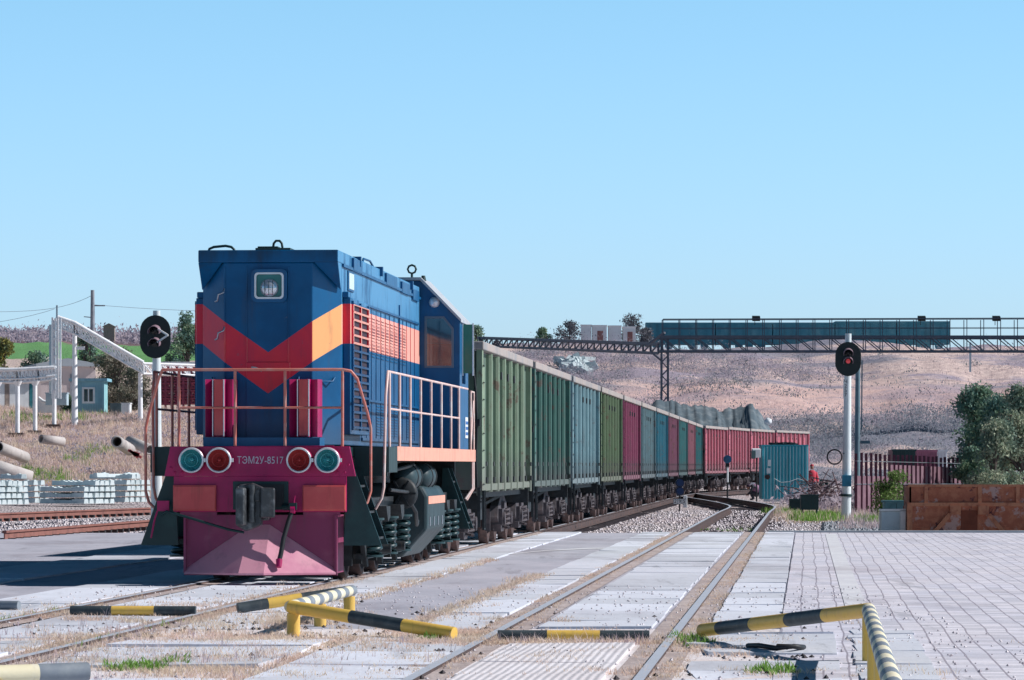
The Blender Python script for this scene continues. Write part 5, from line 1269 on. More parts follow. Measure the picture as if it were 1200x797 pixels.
heap('slag_heap','long dark grey slag heap behind the train with a steep cone at its right end',[(720,520),(752,476),(770,472.5),(800,471),(828,477),(850,481),(868,483),(876,479),(881,476.5),(888,481),(900,497),(910,520)],306,sm_)
mb = MB(); mb.smooth = True; lump(mb,(0,0,0),.25,8,1.0); one(mb,'boulder',M['white'],'white boulder at the right foot of the slag cone','boulder',at(900,494,300))

# ------------------------------------------------------------------ left side: conveyor, buildings, pipes, sleepers
M['wsteel'] = paint('white_conveyor_steel',(0.88,0.88,0.90),(0.80,0.81,0.84),rough=.6,scale=2,dirt=(.35,.33,.34),damt=.4,world=True)
M['dsteel'] = paint('dark_grey_steel',(0.28,0.30,0.34),(0.2,0.22,0.26),rough=.7,scale=2,world=True)  # dark grey steel for the utility pole and a warehouse door
cv = thing('conveyor','white lattice conveyor with a tall column and a gallery sloping down to the right','conveyor',(0,0,0))
def lattice(mb, A, A2, Bb, B2, k, t=.12, ty=1.6, t2=.08):
    """two parallel trusses between chord A-A2 (top) and Bb-B2 (bottom)"""
    A, A2, Bb, B2 = map(Vector,(A,A2,Bb,B2))
    for off in (0,ty):
        o_ = Vector((0,off,0)); mb.cyl(A+o_,A2+o_,t*.55,n=8); mb.cyl(Bb+o_,B2+o_,t*.5,n=8)
        for i in range(k+1):
            a = A.lerp(A2,i/k)+o_; b = Bb.lerp(B2,i/k)+o_; mb.cyl(a,b,t2*.6,n=6)
            if i < k: mb.cyl(a,Bb.lerp(B2,(i+1)/k)+o_,t2*.6,n=6)
            if off: mb.bar(a,a-o_,t2*.8); mb.bar(b,b-o_,t2*.8)
Yv = 240
mb = MB()
P_ = [(-60,435,448),(-20,433,447.5),(20,432.5,448),(45,431,446.5),(64,430,444)]
for (a, b) in zip(P_, P_[1:]): lattice(mb, at(a[0],a[1],Yv), at(b[0],b[1],Yv), at(a[0],a[2],Yv), at(b[0],b[2],Yv), 5, t=.14); mb.cyl(at(a[0],a[1]+.5,Yv-.05),at(b[0],b[1]+.5,Yv-.05),.11,n=8); mb.cyl(at(a[0],a[2]-4,Yv-.05),at(b[0],b[2]-4,Yv-.05),.06,n=8)
mb.build('lower_gallery',M['wsteel'],cv)
mb = MB(); lattice(mb, at(66,372,Yv+4),at(87,379,Yv+4),at(66,383,Yv+4),at(87,391,Yv+4),3,t=.12,t2=.09); lattice(mb, at(87,379,Yv+4),at(168,426,Yv+4),at(87,391,Yv+4),at(168,438,Yv+4),9,t=.12,t2=.09)
q0,q1 = at(87,378,Yv+3.9),at(168,425,Yv+3.9); mb.cyl(q0,q1,.12,n=8); mb.cyl(at(66,371,Yv+3.9),q0,.11,n=8)
lattice(mb, at(168,426,Yv+4),at(230,428,Yv+6),at(168,438,Yv+4),at(230,440,Yv+6),6,t=.14)
mb.build('sloping_gallery',M['wsteel'],cv)
mb = MB(); z0 = hgt(at(64,0,Yv+2)[0],Yv+2)
xl, xr = at(61.5,0,Yv)[0], at(67.5,0,Yv)[0]; zt_ = H+173*Yv/F
for x in (xl,xr):
    mb.bar((x,Yv,5.5),(x,Yv,zt_),.11); mb.bar((x,Yv+1.5,5.5),(x,Yv+1.5,zt_),.11)
z = 6
while z < zt_-.3: mb.bar((xl,Yv,z),(xr,Yv,z),.10); z += .5
mb.quad((xl,Yv+.06,5.8),((xl+xr)/2,Yv+.06,5.8),((xl+xr)/2,Yv+.06,zt_-.1),(xl,Yv+.06,zt_-.1)); mb.bar((xr-.03,Yv+.2,6),(xr-.03,Yv+.2,zt_+.05),.09)
mb.build('column',M['wsteel'],cv)
mb = MB(); mb.box(at(58.6,0,Yv+1)[0],at(61.3,0,Yv+1)[0],Yv+.5,Yv+1.6,5.8,H+165*Yv/F); mb.mat(0); mb.bar((xl+.15,Yv+1,zt_),(xl+.15,Yv+1,zt_+.75),.10)
mb.build('back_duct',M['grey_blue'],cv)
for (px, Y, pyt) in ((20.5,236,447),(41,238.5,446.5),(63.5,243,445),(-3,232,448)):
    X = (px-600)*Y/F; z0 = hgt(X,Y); zt2 = H-(pyt-HY)*Y/F
    mb = MB(); mb.cyl((X,Y,z0),(X,Y,zt2),.13,n=10); mb.cyl((X,Y,zt2-.25),(X,Y,zt2),.15,.28,n=10); po = mb.build('support_post',M['wsteel'],cv)
    mb = MB(); mb.box(X-.45,X+.35,Y-.35,Y+.35,z0-.3,z0+.22); mb.build('footing',M['wheel'],po)
for (px, Y, pyt) in ((87.5,Yv+5,391),(164.5,Yv+5,437)):
    X = (px-600)*Y/F; z0 = hgt(X,Y); mb = MB(); mb.cyl((X,Y,z0-.2),(X,Y,H-(pyt-HY)*Y/F),.20 if px<100 else .15,.13,n=10)
    if px < 100: mb.rbox((X+.35,Y,H+137*Y/F),(.5,.2,.2)); 
    mb.build('support_post',M['wsteel'],cv)
M['pinkwall'] = paint('chalky_pink_wall',(0.66,0.56,0.55),(0.56,0.47,0.47),rough=.9,scale=.7,dirt=(.42,.36,.36),damt=.6,world=True)
M['roofgrey'] = paint('grey_fibre_roof',(0.42,0.46,0.50),(0.34,0.38,0.42),rough=.9,scale=.8,world=True)
def building(name, label, px0, px1, pyt, Y, wall, depth, roofm=None, pitch=.0, doors=(), wins=(), pyb=486, rot=0):
    x0, x1 = G0(px0,px1,Y); zb_ = min(H-(pyb-HY)*Y/F, hgt(x0,Y)+.1)-.3; zt_ = H-(pyt-HY)*Y/F
    b = thing(name, label, 'building', (x0,Y,zb_), rot); w_ = x1-x0; h_ = zt_-zb_
    mb = MB(); mb.box(0,w_,0,depth,0,h_); mb.build('wall',wall,b)
    mb = MB(); mb.prism([(-.25,h_-.02),(w_+.25,h_-.02),(w_+.25,h_+.16),(w_*.5,h_+.16+pitch),(-.25,h_+.16)],'y',-.35,depth+.3); mb.build('roof',roofm or M['roofgrey'],b)
    s_ = F/Y
    for (a, c, t, bt, mm) in doors: 
        mb = MB(); xa_, xb_ = (a-600)/s_-x0, (c-600)/s_-x0; mb.box(xa_,xb_,-.05,0,H-(bt-HY)/s_-zb_,H-(t-HY)/s_-zb_); mb.build('door',mm,b)
    for (a, c, t, bt) in wins:
        mb = MB(); xa_, xb_ = (a-600)/s_-x0, (c-600)/s_-x0; za, zc_ = H-(bt-HY)/s_-zb_, H-(t-HY)/s_-zb_; fw = .12
        mb.box(xa_-fw,xb_+fw,-.07,0,zc_,zc_+fw); mb.box(xa_-fw,xb_+fw,-.07,0,za-fw,za); mb.box(xa_-fw,xa_,-.07,0,za,zc_); mb.box(xb_,xb_+fw,-.07,0,za,zc_); mb.box((xa_+xb_)/2-.04,(xa_+xb_)/2+.04,-.06,0,za,zc_)
        wn_ = mb.build('window',M['white'],b); mb = MB(); mb.box(xa_,xb_,-.02,-.005,za,zc_); mb.build('pane',M['glass_dark'],wn_)
    return b
M['panel_white'] = paint('white_sheet_door',(0.76,0.80,0.83),rough=.6,scale=.5,world=True)
building('workshop','white and pink workshop with tall white doors behind the conveyor posts',-60,48,441,262,M['pinkwall'],9,doors=[(11,33.5,446,483,M['panel_white']),(34.2,38.6,447,483,paint('teal_door',(0.03,0.20,0.24))),(-25,5,446,483,M['panel_white']),(5.5,10,447,483,M['cap'])],pitch=.5,rot=.22)
building('warehouse','long pale pinkish warehouse wall behind the blue cabin and the conveyor column',46,112,429,285,M['pinkwall'],10,pitch=.4,doors=[(68,72,440,480,M['cap']),(82,86,438,482,M['dsteel'])],pyb=480,rot=.22)
M['cabin'] = paint('light_blue_cabin',(0.26,0.48,0.58),(0.21,0.42,0.51),rough=.6,scale=1,world=True)
cbn = building('cabin','small light blue ribbed cabin with a white framed window on top of the bank',86,121.5,446.5,256,M['cabin'],2.4,roofm=M['cabin'],wins=[(98.5,109,456,470.5)],pyb=485)
mb = MB(); w_ = 35.5*256/F
for i in range(12):
    u = w_*(i+.5)/12
    if 11.5 < u*F/256 < 24: mb.box(u-.02,u+.02,-.03,0,.2,.9)
    else: mb.box(u-.02,u+.02,-.03,0,.2,2.25)
mb.box(w_-.12,w_+.03,-.05,.1,.1,2.35); mb.build('rib',M['cabin'],cbn)
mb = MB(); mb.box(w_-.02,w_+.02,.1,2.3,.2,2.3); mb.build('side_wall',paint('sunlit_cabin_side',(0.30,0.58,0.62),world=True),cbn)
def simple_box(px0, px1, pyt, pyb, Y, m, name, label, cat, depth=1.2):
    x0, x1 = G0(px0,px1,Y); zb_, zt_ = H-(pyb-HY)*Y/F, H-(pyt-HY)*Y/F; mb = MB(); w_ = x1-x0; h_ = zt_-zb_
    mb.box(0,w_,0,depth,-.3,h_-.06); mb.box(-.04,w_+.04,-.05,depth+.05,h_-.06,h_); mb.box(.05,w_*.48,-.03,0,.06,h_-.12); mb.box(w_*.52,w_-.05,-.03,0,.06,h_-.12)
    return one(mb,name,m,label,cat,(x0,Y,zb_))
simple_box(129,142,472.5,485,254,paint('slate_tank',(0.14,0.20,0.22)),'storage_bin','dark grey bin right of the light blue cabin','bin')
simple_box(142.5,152,472,484,252,M['white'],'storage_bin','white bin between the dark bin and the conveyor post','bin')
simple_box(53.5,78,460,469,250,M['grey_blue'],'control_box','grey blue switch box hanging under the conveyor column','box')
mb = MB(); mb.tube([at(45,466,252),at(50,470,252),at(57,472,252),at(64,472,252)],.10,8); mb.quad(at(44,468,252.3),at(64,474,252.3),at(64,484,252.3),at(44,484,252.3))
one(mb,'tarpaulin',M['white'],'white sheet hung from a bent pipe between the conveyor posts','tarpaulin')
# maroon lattice frame behind the left signal
mf = thing('lattice_frame','maroon lattice frame of stacked trusses behind the left handrail of the locomotive','steel frame',(0,0,0)); mb = MB()
Yl = 262
for k_ in range(5):
    p0, p1 = 431+9*k_, 437+9*k_; lattice(mb, at(186,p0,Yl), at(236,p0-.5,Yl), at(186,p1,Yl), at(236,p1-.5,Yl), 9, t=.14, t2=.10)
for px in (187,194,201,208,215,222,230): mb.bar(at(px,430,Yl),at(px,482,Yl),.14)
mb.build('truss',paint('maroon_truss',(0.27,0.05,0.09),rough=.7,world=True),mf)
simple_box(186,232,424,431,300,M['white'],'long_tank','long white roofed store behind the maroon lattice','store')
# utility poles and wires
def pole(px, pyb, pyt, Y, label, arm=True):
    X = (px-600)*Y/F; mb = MB(); z0 = H-(pyb-HY)*Y/F; z1 = H-(pyt-HY)*Y/F; mb.cyl((0,0,-2),(0,0,z1-z0),.22,.15,n=8)
    if arm: mb.bar((.1,0,(z1-z0)*.62),(1.0,0,(z1-z0)*.62),.10); mb.bar((-.7,0,(z1-z0)*.35),(0,0,(z1-z0)*.33),.07)
    return one(mb,'utility_pole',M['dsteel'],label,'utility pole',(X,Y,z0))
pole(108.5,388,340,330,'tall dark utility pole rising above the sloping conveyor gallery')
mb = MB()
for (a, b, c_) in (((-40,365),(64,361),(30,367)),((64,361),(108,346),(90,356)),((108,357),(260,365),(190,364)),((-40,383),(64,362),(30,374))):
    p0, p1, pm = Vector(at(a[0],a[1],330)), Vector(at(b[0],b[1],330)), Vector(at(c_[0],c_[1],330)); pts_ = [p0.lerp(pm,t/6).lerp(pm.lerp(p1,t/6),t/6) for t in range(7)]; mb.tube(pts_,.022,4)
one(mb,'power_line',flat('grey_wire',(0.35,0.42,0.50),.6),'thin overhead wires running between the poles at the upper left','wire')
mb = MB(); p_ = at(127,387,820); mb.box(-1,1.2,0,2,-3,.7); mb.prism([(-1.3,.7),(1.5,.7),(.1,1.4)],'y',-.3,2.3); one(mb,'hut',M['cap'],'tiny brown hut on the ridge beyond the green field','hut',p_)
# concrete pipes on the bank
M['pipe_c'] = paint('weathered_concrete_pipe',(0.52,0.48,0.46),(0.42,0.37,0.36),rough=.9,scale=1.2,streak=False,world=True)
def cpipe(a, b, r, label, wall=.07):
    a = Vector(a); b = Vector(b); d = (b-a).normalized(); q_ = d.to_track_quat('Z','Y'); L = (b-a).length; n_ = 24; mb = MB(); mb.smooth = True; rings = []
    for (rr, t) in ((r-wall,.0),(r,0),(r,L),(r-wall,L),(r-wall,0)): rings.append([a+q_@Vector((rr*math.cos(2*PI*i/n_),rr*math.sin(2*PI*i/n_),t)) for i in range(n_)])
    mb.add([p for g_ in rings for p in g_],[(k*n_+i,k*n_+(i+1)%n_,(k+1)*n_+(i+1)%n_,(k+1)*n_+i) for k in range(4) for i in range(n_)])
    return one(mb,'concrete_pipe',M['pipe_c'],label,'pipe',group='concrete pipes lying on the bank')
def onb(px, py, Y, r): return at(px,py,Y)
cpipe(at(-2,524,206),at(29,536,210),.30,'concrete pipe with an open rusty end at the left frame edge, halfway up the bank')
cpipe(at(-25,540,198),at(36,560,199),.34,'long pale concrete pipe lying just above the stacked sleepers at the left frame edge')
cpipe(at(137,517.5,203),at(152,527,207),.30,'pale open ended concrete pipe showing its dark mouth in the middle of the bank')
cpipe(at(152,517,214),at(176,527,212),.28,'concrete pipe right of the open ended one, partly behind the locomotive handrail')
cpipe(at(48,514.5,218),at(74,517.5,219),.24,'half buried pale concrete pipe in the grass of the bank')
mb = MB(); 
for i in range(7): mb.bar(at(150+rnd.uniform(0,8),530+rnd.uniform(-3,3),203),at(158+rnd.uniform(0,8),534+rnd.uniform(-3,3),203),.12)
one(mb,'scrap',M['red'],'small heap of reddish scrap bars below the concrete pipes','scrap')
# stacked concrete sleepers
ORD = ['first','second','third','fourth','fifth','sixth','seventh']
mb = MB(); Ls = 2.7
sec = [(-Ls/2,.30,.21),(-Ls/2+.75,.27,.20),(-.5,.24,.16),(.5,.24,.16),(Ls/2-.75,.27,.20),(Ls/2,.30,.21)]
vs_ = []
for (y_, w2, h2) in sec: vs_ += [(-w2/2,y_,0),(w2/2,y_,0),(w2/2-.04,y_,h2),(-w2/2+.04,y_,h2)]
mb.add(vs_,[(i*4+j,i*4+(j+1)%4,(i+1)*4+(j+1)%4,(i+1)*4+j) for i in range(5) for j in range(4)]+[(0,1,2,3),(23,22,21,20)])
for y_ in (-.78,.78): mb.box(-.06,.06,y_-.09,y_+.09,.19,.235)
M['sleeper'] = paint('pale_concrete_sleeper',(0.62,0.70,0.72),(0.50,0.58,0.60),rough=.9,scale=2,streak=False,damt=.2,dirt=(.40,.40,.40),world=True)
sl0 = mb.build('concrete_sleeper',M['sleeper'],bevel=.012)
first = [True]
def stack(px, py, Y, ncol, nrow, th, where, skip=()):
    """px: photo column of the near right end of the first sleeper; ends face right and towards the camera"""
    ax = Vector((math.sin(th),-math.cos(th),0)); row = Vector((math.cos(th),math.sin(th),0))
    base = Vector(((px-600)*Y/F,Y,-.12))
    lay = ['bottom','second','third','top'] if nrow == 4 else ['bottom','second','third','fourth','top'] if nrow == 5 else ['bottom','middle','top']
    for r_i in range(nrow):
        for c_i in range(ncol):
            if (r_i,c_i) in skip: continue
            o = sl0 if first[0] else sl0.copy()
            if not first[0]: C.objects.link(o)
            first[0] = False
            p_ = base-ax*(Ls/2)+row*(.34*c_i)+ax*rnd.uniform(-.05,.05)+Vector((0,0,.27*r_i))
            o.location = p_; o.rotation_euler = (0,0,th+rnd.uniform(-.02,.02))
            tag(o,'concrete sleeper, '+ORD[c_i]+' from left, '+lay[r_i]+' layer of the '+where,'sleeper','stacked concrete sleepers')
TH = R(52)
stack(-2,0,178,6,4,TH,'stack cut by the left frame edge')
stack(43,0,186,4,4,TH,'small second stack from the left',skip=((3,2),(3,3)))
stack(101,0,182,6,4,TH,'big third stack from the left',skip=((3,0),(3,1)))
stack(150,0,190,5,5,TH,'right stack nearest the locomotive handrail',skip=((4,0),(4,3),(4,4)))
for k_, (a, b, z, lab) in enumerate(((at(-10,559,188),at(42,559,183),1.15,'single concrete sleeper lying across the top of the left stacks'),(at(112,562,190),at(160,560,192),1.2,'weathered sleeper lying lengthwise on top of the right stack'))):
    o = sl0.copy(); C.objects.link(o); a = Vector(a); b = Vector(b); c_ = (a+b)/2; o.location = (c_.x,c_.y,z-.17); o.rotation_euler = (0,0,math.atan2(b.y-a.y,b.x-a.x)+PI/2); tag(o,lab,'sleeper','stacked concrete sleepers')
# ------------------------------------------------------------------ vegetation
def leaf_cloud(mb, centres, n, size, rng, squash=.8, core=None):
    for _ in range(n):
        c, r = rng.choices(centres, weights=[x[1]**2 for x in centres])[0]
        d = Vector((rng.gauss(0,1),rng.gauss(0,1),rng.gauss(0,1))); d.normalize(); rad = r*(rng.random()**.45)*rng.uniform(.75,1.12)
        p_ = Vector(c)+Vector((d.x*rad,d.y*rad,d.z*rad*squash)); s = size*rng.uniform(.6,1.4)
        a = Vector((rng.gauss(0,1),rng.gauss(0,1),rng.gauss(0,.7))).normalized(); b = a.orthogonal().normalized(); b.rotate(Matrix.Rotation(rng.uniform(0,6.28),3,a)); c2 = a.cross(b)
        mb.add([p_-b*s*.5, p_+c2*s*.28, p_+b*s*.5, p_-c2*s*.28],[(0,1,2,3)])
def tree(name, label, cat, px, Y, zb, h, w, leaf, bark, seed, n=6000, ls=.12, kind='round', group=None, lump_n=16, trunk_f=.25, squash=.8, core_m=None):
    n = int(n*1.5); ls *= .82; lump_n = int(lump_n*1.7)
    rng = random.Random(seed); X = (px-600)*Y/F
    t = thing(name, label, cat, (X,Y,zb), 0, group)
    mb = MB(); tips = []
    hh = h*trunk_f
    pts = [(0,0,-.3),(rng.uniform(-.05,.05)*h,0,hh*.6),(rng.uniform(-.06,.06)*h,0,hh*1.2),(rng.uniform(-.05,.05)*h,0,h*.8)]
    mb.tube(pts,[.035*h,.028*h,.02*h,.006*h],8)
    cs = []
    for i in range(lump_n):
        a = rng.uniform(0,2*PI); f_ = rng.uniform(0,1); z = hh*.55+(h-hh*.55)*f_*.92
        prof = math.sin(min(1,max(.12,(f_*.85+.18)))*PI)**.6 if kind == 'round' else (1-.55*f_)
        rr = w/2*prof*rng.uniform(.15,.80); r = w*rng.uniform(.14,.24)
        c = (rr*math.cos(a),rr*math.sin(a),min(z,h-r*.75)); cs.append((c,r))
        s0 = Vector(pts[1]).lerp(Vector(pts[3]),f_*.7); mb.tube([s0,s0.lerp(Vector(c),.5)+Vector((0,0,.03*h)),c],[.014*h,.009*h,.003*h],5)
        for _ in range(4):
            d = Vector((rng.gauss(0,1),rng.gauss(0,1),rng.gauss(.4,.8))).normalized()*r*1.15; mb.tube([c,Vector(c)+d],[.005*h,.001*h],4)
    mb.build('trunk', bark, t)
    mb = MB(); leaf_cloud(mb, cs, n, ls, rng, squash); mb.build('crown', leaf, t, fix=False)
    return t
M['bark'] = flat('bark',(0.13,0.10,0.09),.9)
L_dark = leafmat('dark_olive_leaves',(0.10,0.21,0.14),(0.30,0.38,0.24),(0.15,0.26,0.22))
L_olive = leafmat('grey_green_leaves',(0.24,0.32,0.22),(0.46,0.48,0.34),(0.16,0.24,0.19))
L_light = leafmat('fresh_green_leaves',(0.12,0.24,0.05),(0.26,0.34,0.12),(0.10,0.17,0.05))
L_dust = leafmat('dusty_leaves',(0.22,0.22,0.16),(0.36,0.32,0.26),(0.10,0.13,0.09))
L_yel = leafmat('yellowing_leaves',(0.36,0.28,0.07),(0.20,0.24,0.08),(0.10,0.14,0.07))
L_bare = leafmat('sparse_grey_twigs',(0.16,0.17,0.20),(0.24,0.23,0.25),(0.10,0.12,0.14))
tree('tree','big dark green bushy tree behind the rusty skip at the right','tree',1146,172,-.2,5.3,3.5,L_dark,M['bark'],1,9000,.17,lump_n=24,trunk_f=.12)
tree('tree','grey green tree at the right frame edge beside the dark one','tree',1196,164,-.2,5.2,3.2,L_olive,M['bark'],2,8000,.16,lump_n=22,trunk_f=.12)
tree('tree','leafy green tree filling the gap between the two right hand trees','tree',1173,168,-.2,4.7,3.4,L_dark,M['bark'],31,9000,.16,lump_n=24,trunk_f=.08)
tree('bush','rounded dark bush at the left foot of the right hand trees','bush',1140,166,-.2,2.6,1.8,L_dark,M['bark'],32,4500,.15,lump_n=16,trunk_f=.06)
tree('bush','low dusty grey green bush in front of the two right hand trees','bush',1166,160,-.2,3.7,3.2,L_olive,M['bark'],22,6500,.15,lump_n=18,trunk_f=.08)
tree('bush','light green bush in front of the slat fence','bush',1045,140,-.2,1.75,1.75,L_light,M['bark'],3,2800,.10,trunk_f=.1,lump_n=12)
tree('tree','dark bushy tree just left of the locomotive hood','tree',218,345,8.0,6.6,4.0,L_dark,M['bark'],5,5000,.26)
tree('tree','yellowing tree at the upper left frame edge','tree',4,340,7.0,5.2,3.4,L_yel,M['bark'],6,3500,.24)
tree('tree','bushy green tree between the yellowing one and the conveyor column','tree',41,345,7.4,3.9,3.9,L_dark,M['bark'],7,3500,.24,trunk_f=.1)
tree('bush','small dark green bush directly right of the yellowing tree','bush',22,335,7.0,2.6,3.0,L_dark,M['bark'],71,2400,.22,trunk_f=.1)
tree('bush','large dusty bush behind the light blue cabin under the sloping gallery','bush',140,270,4.9,4.6,4.4,L_dust,M['bark'],8,7000,.18,trunk_f=.08,lump_n=22)
tree('bush','dark green bush right of the conveyor column','bush',103,300,5.8,6.2,2.6,L_dark,M['bark'],9,3500,.2,trunk_f=.1)
tree('bush','dark bush growing between the switch box and the light blue cabin','bush',80,259,4.6,1.5,1.5,L_dark,M['bark'],10,1600,.13,trunk_f=.1)
tree('bush','pale dusty bush left of the signal mast on top of the bank','bush',158,262,4.9,3.0,2.6,L_dust,M['bark'],18,3200,.16,trunk_f=.08)
for (px, h_, w_, m_, lab, sd) in ((557,3.3,3.2,L_dark,'small dark tree on the crest right above the cab of the locomotive',11),(637,2.4,2.2,L_dark,'small round tree on the crest left of the white wall blocks',12),(667,3.2,3.4,L_bare,'thin grey tree touching the left end of the white wall blocks',13),(739,4.4,4.0,L_bare,'taller grey bare tree behind the lowest white wall block',14),(757,2.4,2.6,L_bare,'low grey bush between the bare tree and the teal wagons',15),(582,1.6,1.6,L_bare,'tiny grey bush on the crest above the first wagon',17)):
    tree('tree',lab,'tree',px,445 if px != 739 else 456,14.2 if px>600 else 13.6,h_,w_,m_,M['bark'],sd,1500 if m_ is L_dark else 900,.28,trunk_f=.15)
# dry brush and ground cover: nobody could count it
def scatter(name, m, pts, fn, seed):
    rng = random.Random(seed); mb = MB()
    for p_ in pts: fn(mb, p_, rng)
    o = mb.build(name, m, fix=False); return tag(o, kind='stuff')
def tuft(h, w, k, th=.012, curl=.3):
    def f(mb, p_, rng):
        s = rng.uniform(.5,1.3)
        for _ in range(k):
            a = rng.uniform(0,2*PI); hh = h*s*rng.uniform(.5,1.1); ox, oy = rng.gauss(0,w*.35), rng.gauss(0,w*.35); lx, ly = math.cos(a)*hh*curl*rng.random()*1.6, math.sin(a)*hh*curl*rng.random()*1.6
            b = Vector((p_[0]+ox,p_[1]+oy,p_[2]-.02)); dx, dy = th*math.cos(a+1.57), th*math.sin(a+1.57)
            mid = b+Vector((lx*.4,ly*.4,hh*.6)); tip = b+Vector((lx,ly,hh))
            mb.add([b-Vector((dx,dy,0)),b+Vector((dx,dy,0)),mid+Vector((dx*.7,dy*.7,0)),tip,mid-Vector((dx*.7,dy*.7,0))],[(0,1,2,4),(4,2,3)])
    return f
def clump(r, k, ls):
    def f(mb, p_, rng):
        s = rng.uniform(.5,1.4); 
        for _ in range(k):
            d = Vector((rng.gauss(0,.5),rng.gauss(0,.5),abs(rng.gauss(0,.45)))); q_ = Vector(p_)+d*r*s; a = Vector((rng.gauss(0,.5),rng.gauss(0,.5),rng.gauss(0.6,.5))).normalized(); b = a.orthogonal().normalized(); b.rotate(Matrix.Rotation(rng.uniform(0,6.28),3,a)); sz = ls*rng.uniform(.5,1.5)
            mb.add([q_-a*sz*.5,q_+b*sz*.2,q_+a*sz*.5,q_-b*sz*.2],[(0,1,2,3)])
    return f
S_dry = leafmat('dry_straw',(0.88,0.76,0.60),(0.62,0.46,0.36),(0.76,0.58,0.48),rough=.9,trans=.4)
S_dark = leafmat('dry_purplish_brush',(0.50,0.42,0.48),(0.62,0.54,0.57),(0.40,0.37,0.45),rough=.9,trans=.5)
S_teal = leafmat('dull_green_brush',(0.33,0.35,0.40),(0.44,0.44,0.47),(0.26,0.30,0.34),rough=.9,trans=.5)
S_pale = leafmat('bleached_grass',(0.76,0.64,0.60),(0.62,0.50,0.50),(0.54,0.42,0.46),rough=.9,trans=.15)
S_green = leafmat('green_weeds',(0.14,0.30,0.05),(0.26,0.42,0.10),rough=.7,trans=.3)
rng = random.Random(77)
def hill_pts(n, px0, px1, y0, y1, dens=None):
    out = []
    while len(out) < n:
        px = rng.uniform(px0,px1); Y = rng.uniform(y0,y1); X = (px-600)*Y/F
        if dens and noise.noise((X*.05,Y*.05,2.2))+.5*noise.noise((X*.15,Y*.12,9)) < dens+rng.uniform(-.2,.2): continue
        out.append((X,Y,hgt(X,Y)))
    return out
scatter('brush', S_dark, [q_ for q_ in hill_pts(3800,560,1260,300,440,.18) if q_[2] > 9.2 or rng.random()<.10], clump(1.0,26,.14), 1)
scatter('brush', S_teal, [q_ for q_ in hill_pts(1500,560,1260,300,440,.30) if q_[2] > 9.2 or rng.random()<.08], clump(1.1,26,.14), 2)
scatter('dry_grass', S_pale, hill_pts(3000,560,1260,290,434), tuft(.28,.6,5,.02), 3)
low = [p_ for p_ in hill_pts(1900,905,1260,288,345,.02)]
scatter('brush', S_teal, low, clump(1.1,26,.14), 4)
scatter('dry_grass', S_pale, hill_pts(7000,-40,260,198,262), tuft(.26,.5,8,.013,.6), 5)
scatter('dry_grass', S_dry, hill_pts(4200,-40,260,198,262,.0), tuft(.36,.5,8,.013,.6), 6)
scatter('brush', S_dark, hill_pts(300,-40,260,203,258,.15), clump(.5,16,.16), 7)
scatter('weeds', S_green, [p_ for p_ in ((*[(at(px,0,Y)[0]+rng.gauss(0,.8)),Y+rng.gauss(0,2)],0) for (px,Y) in [(38,213)]*26+[(57,210)]*34+[(111,228)]*12+[(85,222)]*12+[(30,240)]*30+[(92,250)]*30 for _ in range(2))] and [(x,y,hgt(x,y)) for (x,y,_) in ((at(px,0,Y)[0]+rng.gauss(0,.7),Y+rng.gauss(0,1.6),0) for (px,Y) in [(38,213)]*50+[(57,210)]*60+[(112,228)]*22+[(85,222)]*18+[(30,248)]*40+[(92,252)]*40)], tuft(.42,.4,9,.02), 8)
scatter('brush', S_dark, hill_pts(1600,-60,260,820,1050), clump(2.2,14,.8), 9)
# around the right mast: brush pile, weeds, dead grass
mb = MB()
for _ in range(420):
    px = rng.gauss(962,13); Y = rng.uniform(160,176); X = (px-600)*Y/F; z = -.1+abs(rng.gauss(0,.45)); a = Vector((rng.gauss(0,1),rng.gauss(0,1),rng.gauss(0,.35))).normalized()*rng.uniform(.3,1.1); mb.bar((X,Y,z),(X+a.x,Y+a.y,max(-.1,z+a.z)),.03)
tag(mb.build('brushwood',flat('dead_twigs',(0.17,0.11,0.12),.9)),kind='stuff')
def flatpts(n, px0, px1, y0, y1, z=-.14): return [((rng.uniform(px0,px1)-600)*Y/F, Y, z) for Y in (rng.uniform(y0,y1) for _ in range(n))]
scatter('brush', S_dark, flatpts(260,930,1000,158,182), clump(.6,14,.22), 10)
scatter('dry_grass', S_dry, flatpts(420,905,1080,128,175,-.25), tuft(.32,.4,8,.011), 11)
scatter('dry_grass', S_pale, flatpts(420,985,1075,112,150,-.25), tuft(.34,.4,8,.010), 12)
scatter('weeds', S_green, flatpts(230,930,988,128,148)+flatpts(50,1005,1035,124,134)+flatpts(25,895,925,148,158), tuft(.20,.3,8,.014), 13)
scatter('shrubs', leafmat('hill_shrubs',(0.18,0.22,0.23),(0.32,0.33,0.34),(0.25,0.24,0.30),rough=.9,trans=.3), hill_pts(260,600,1260,300,436,.05), clump(1.3,60,.22), 41)
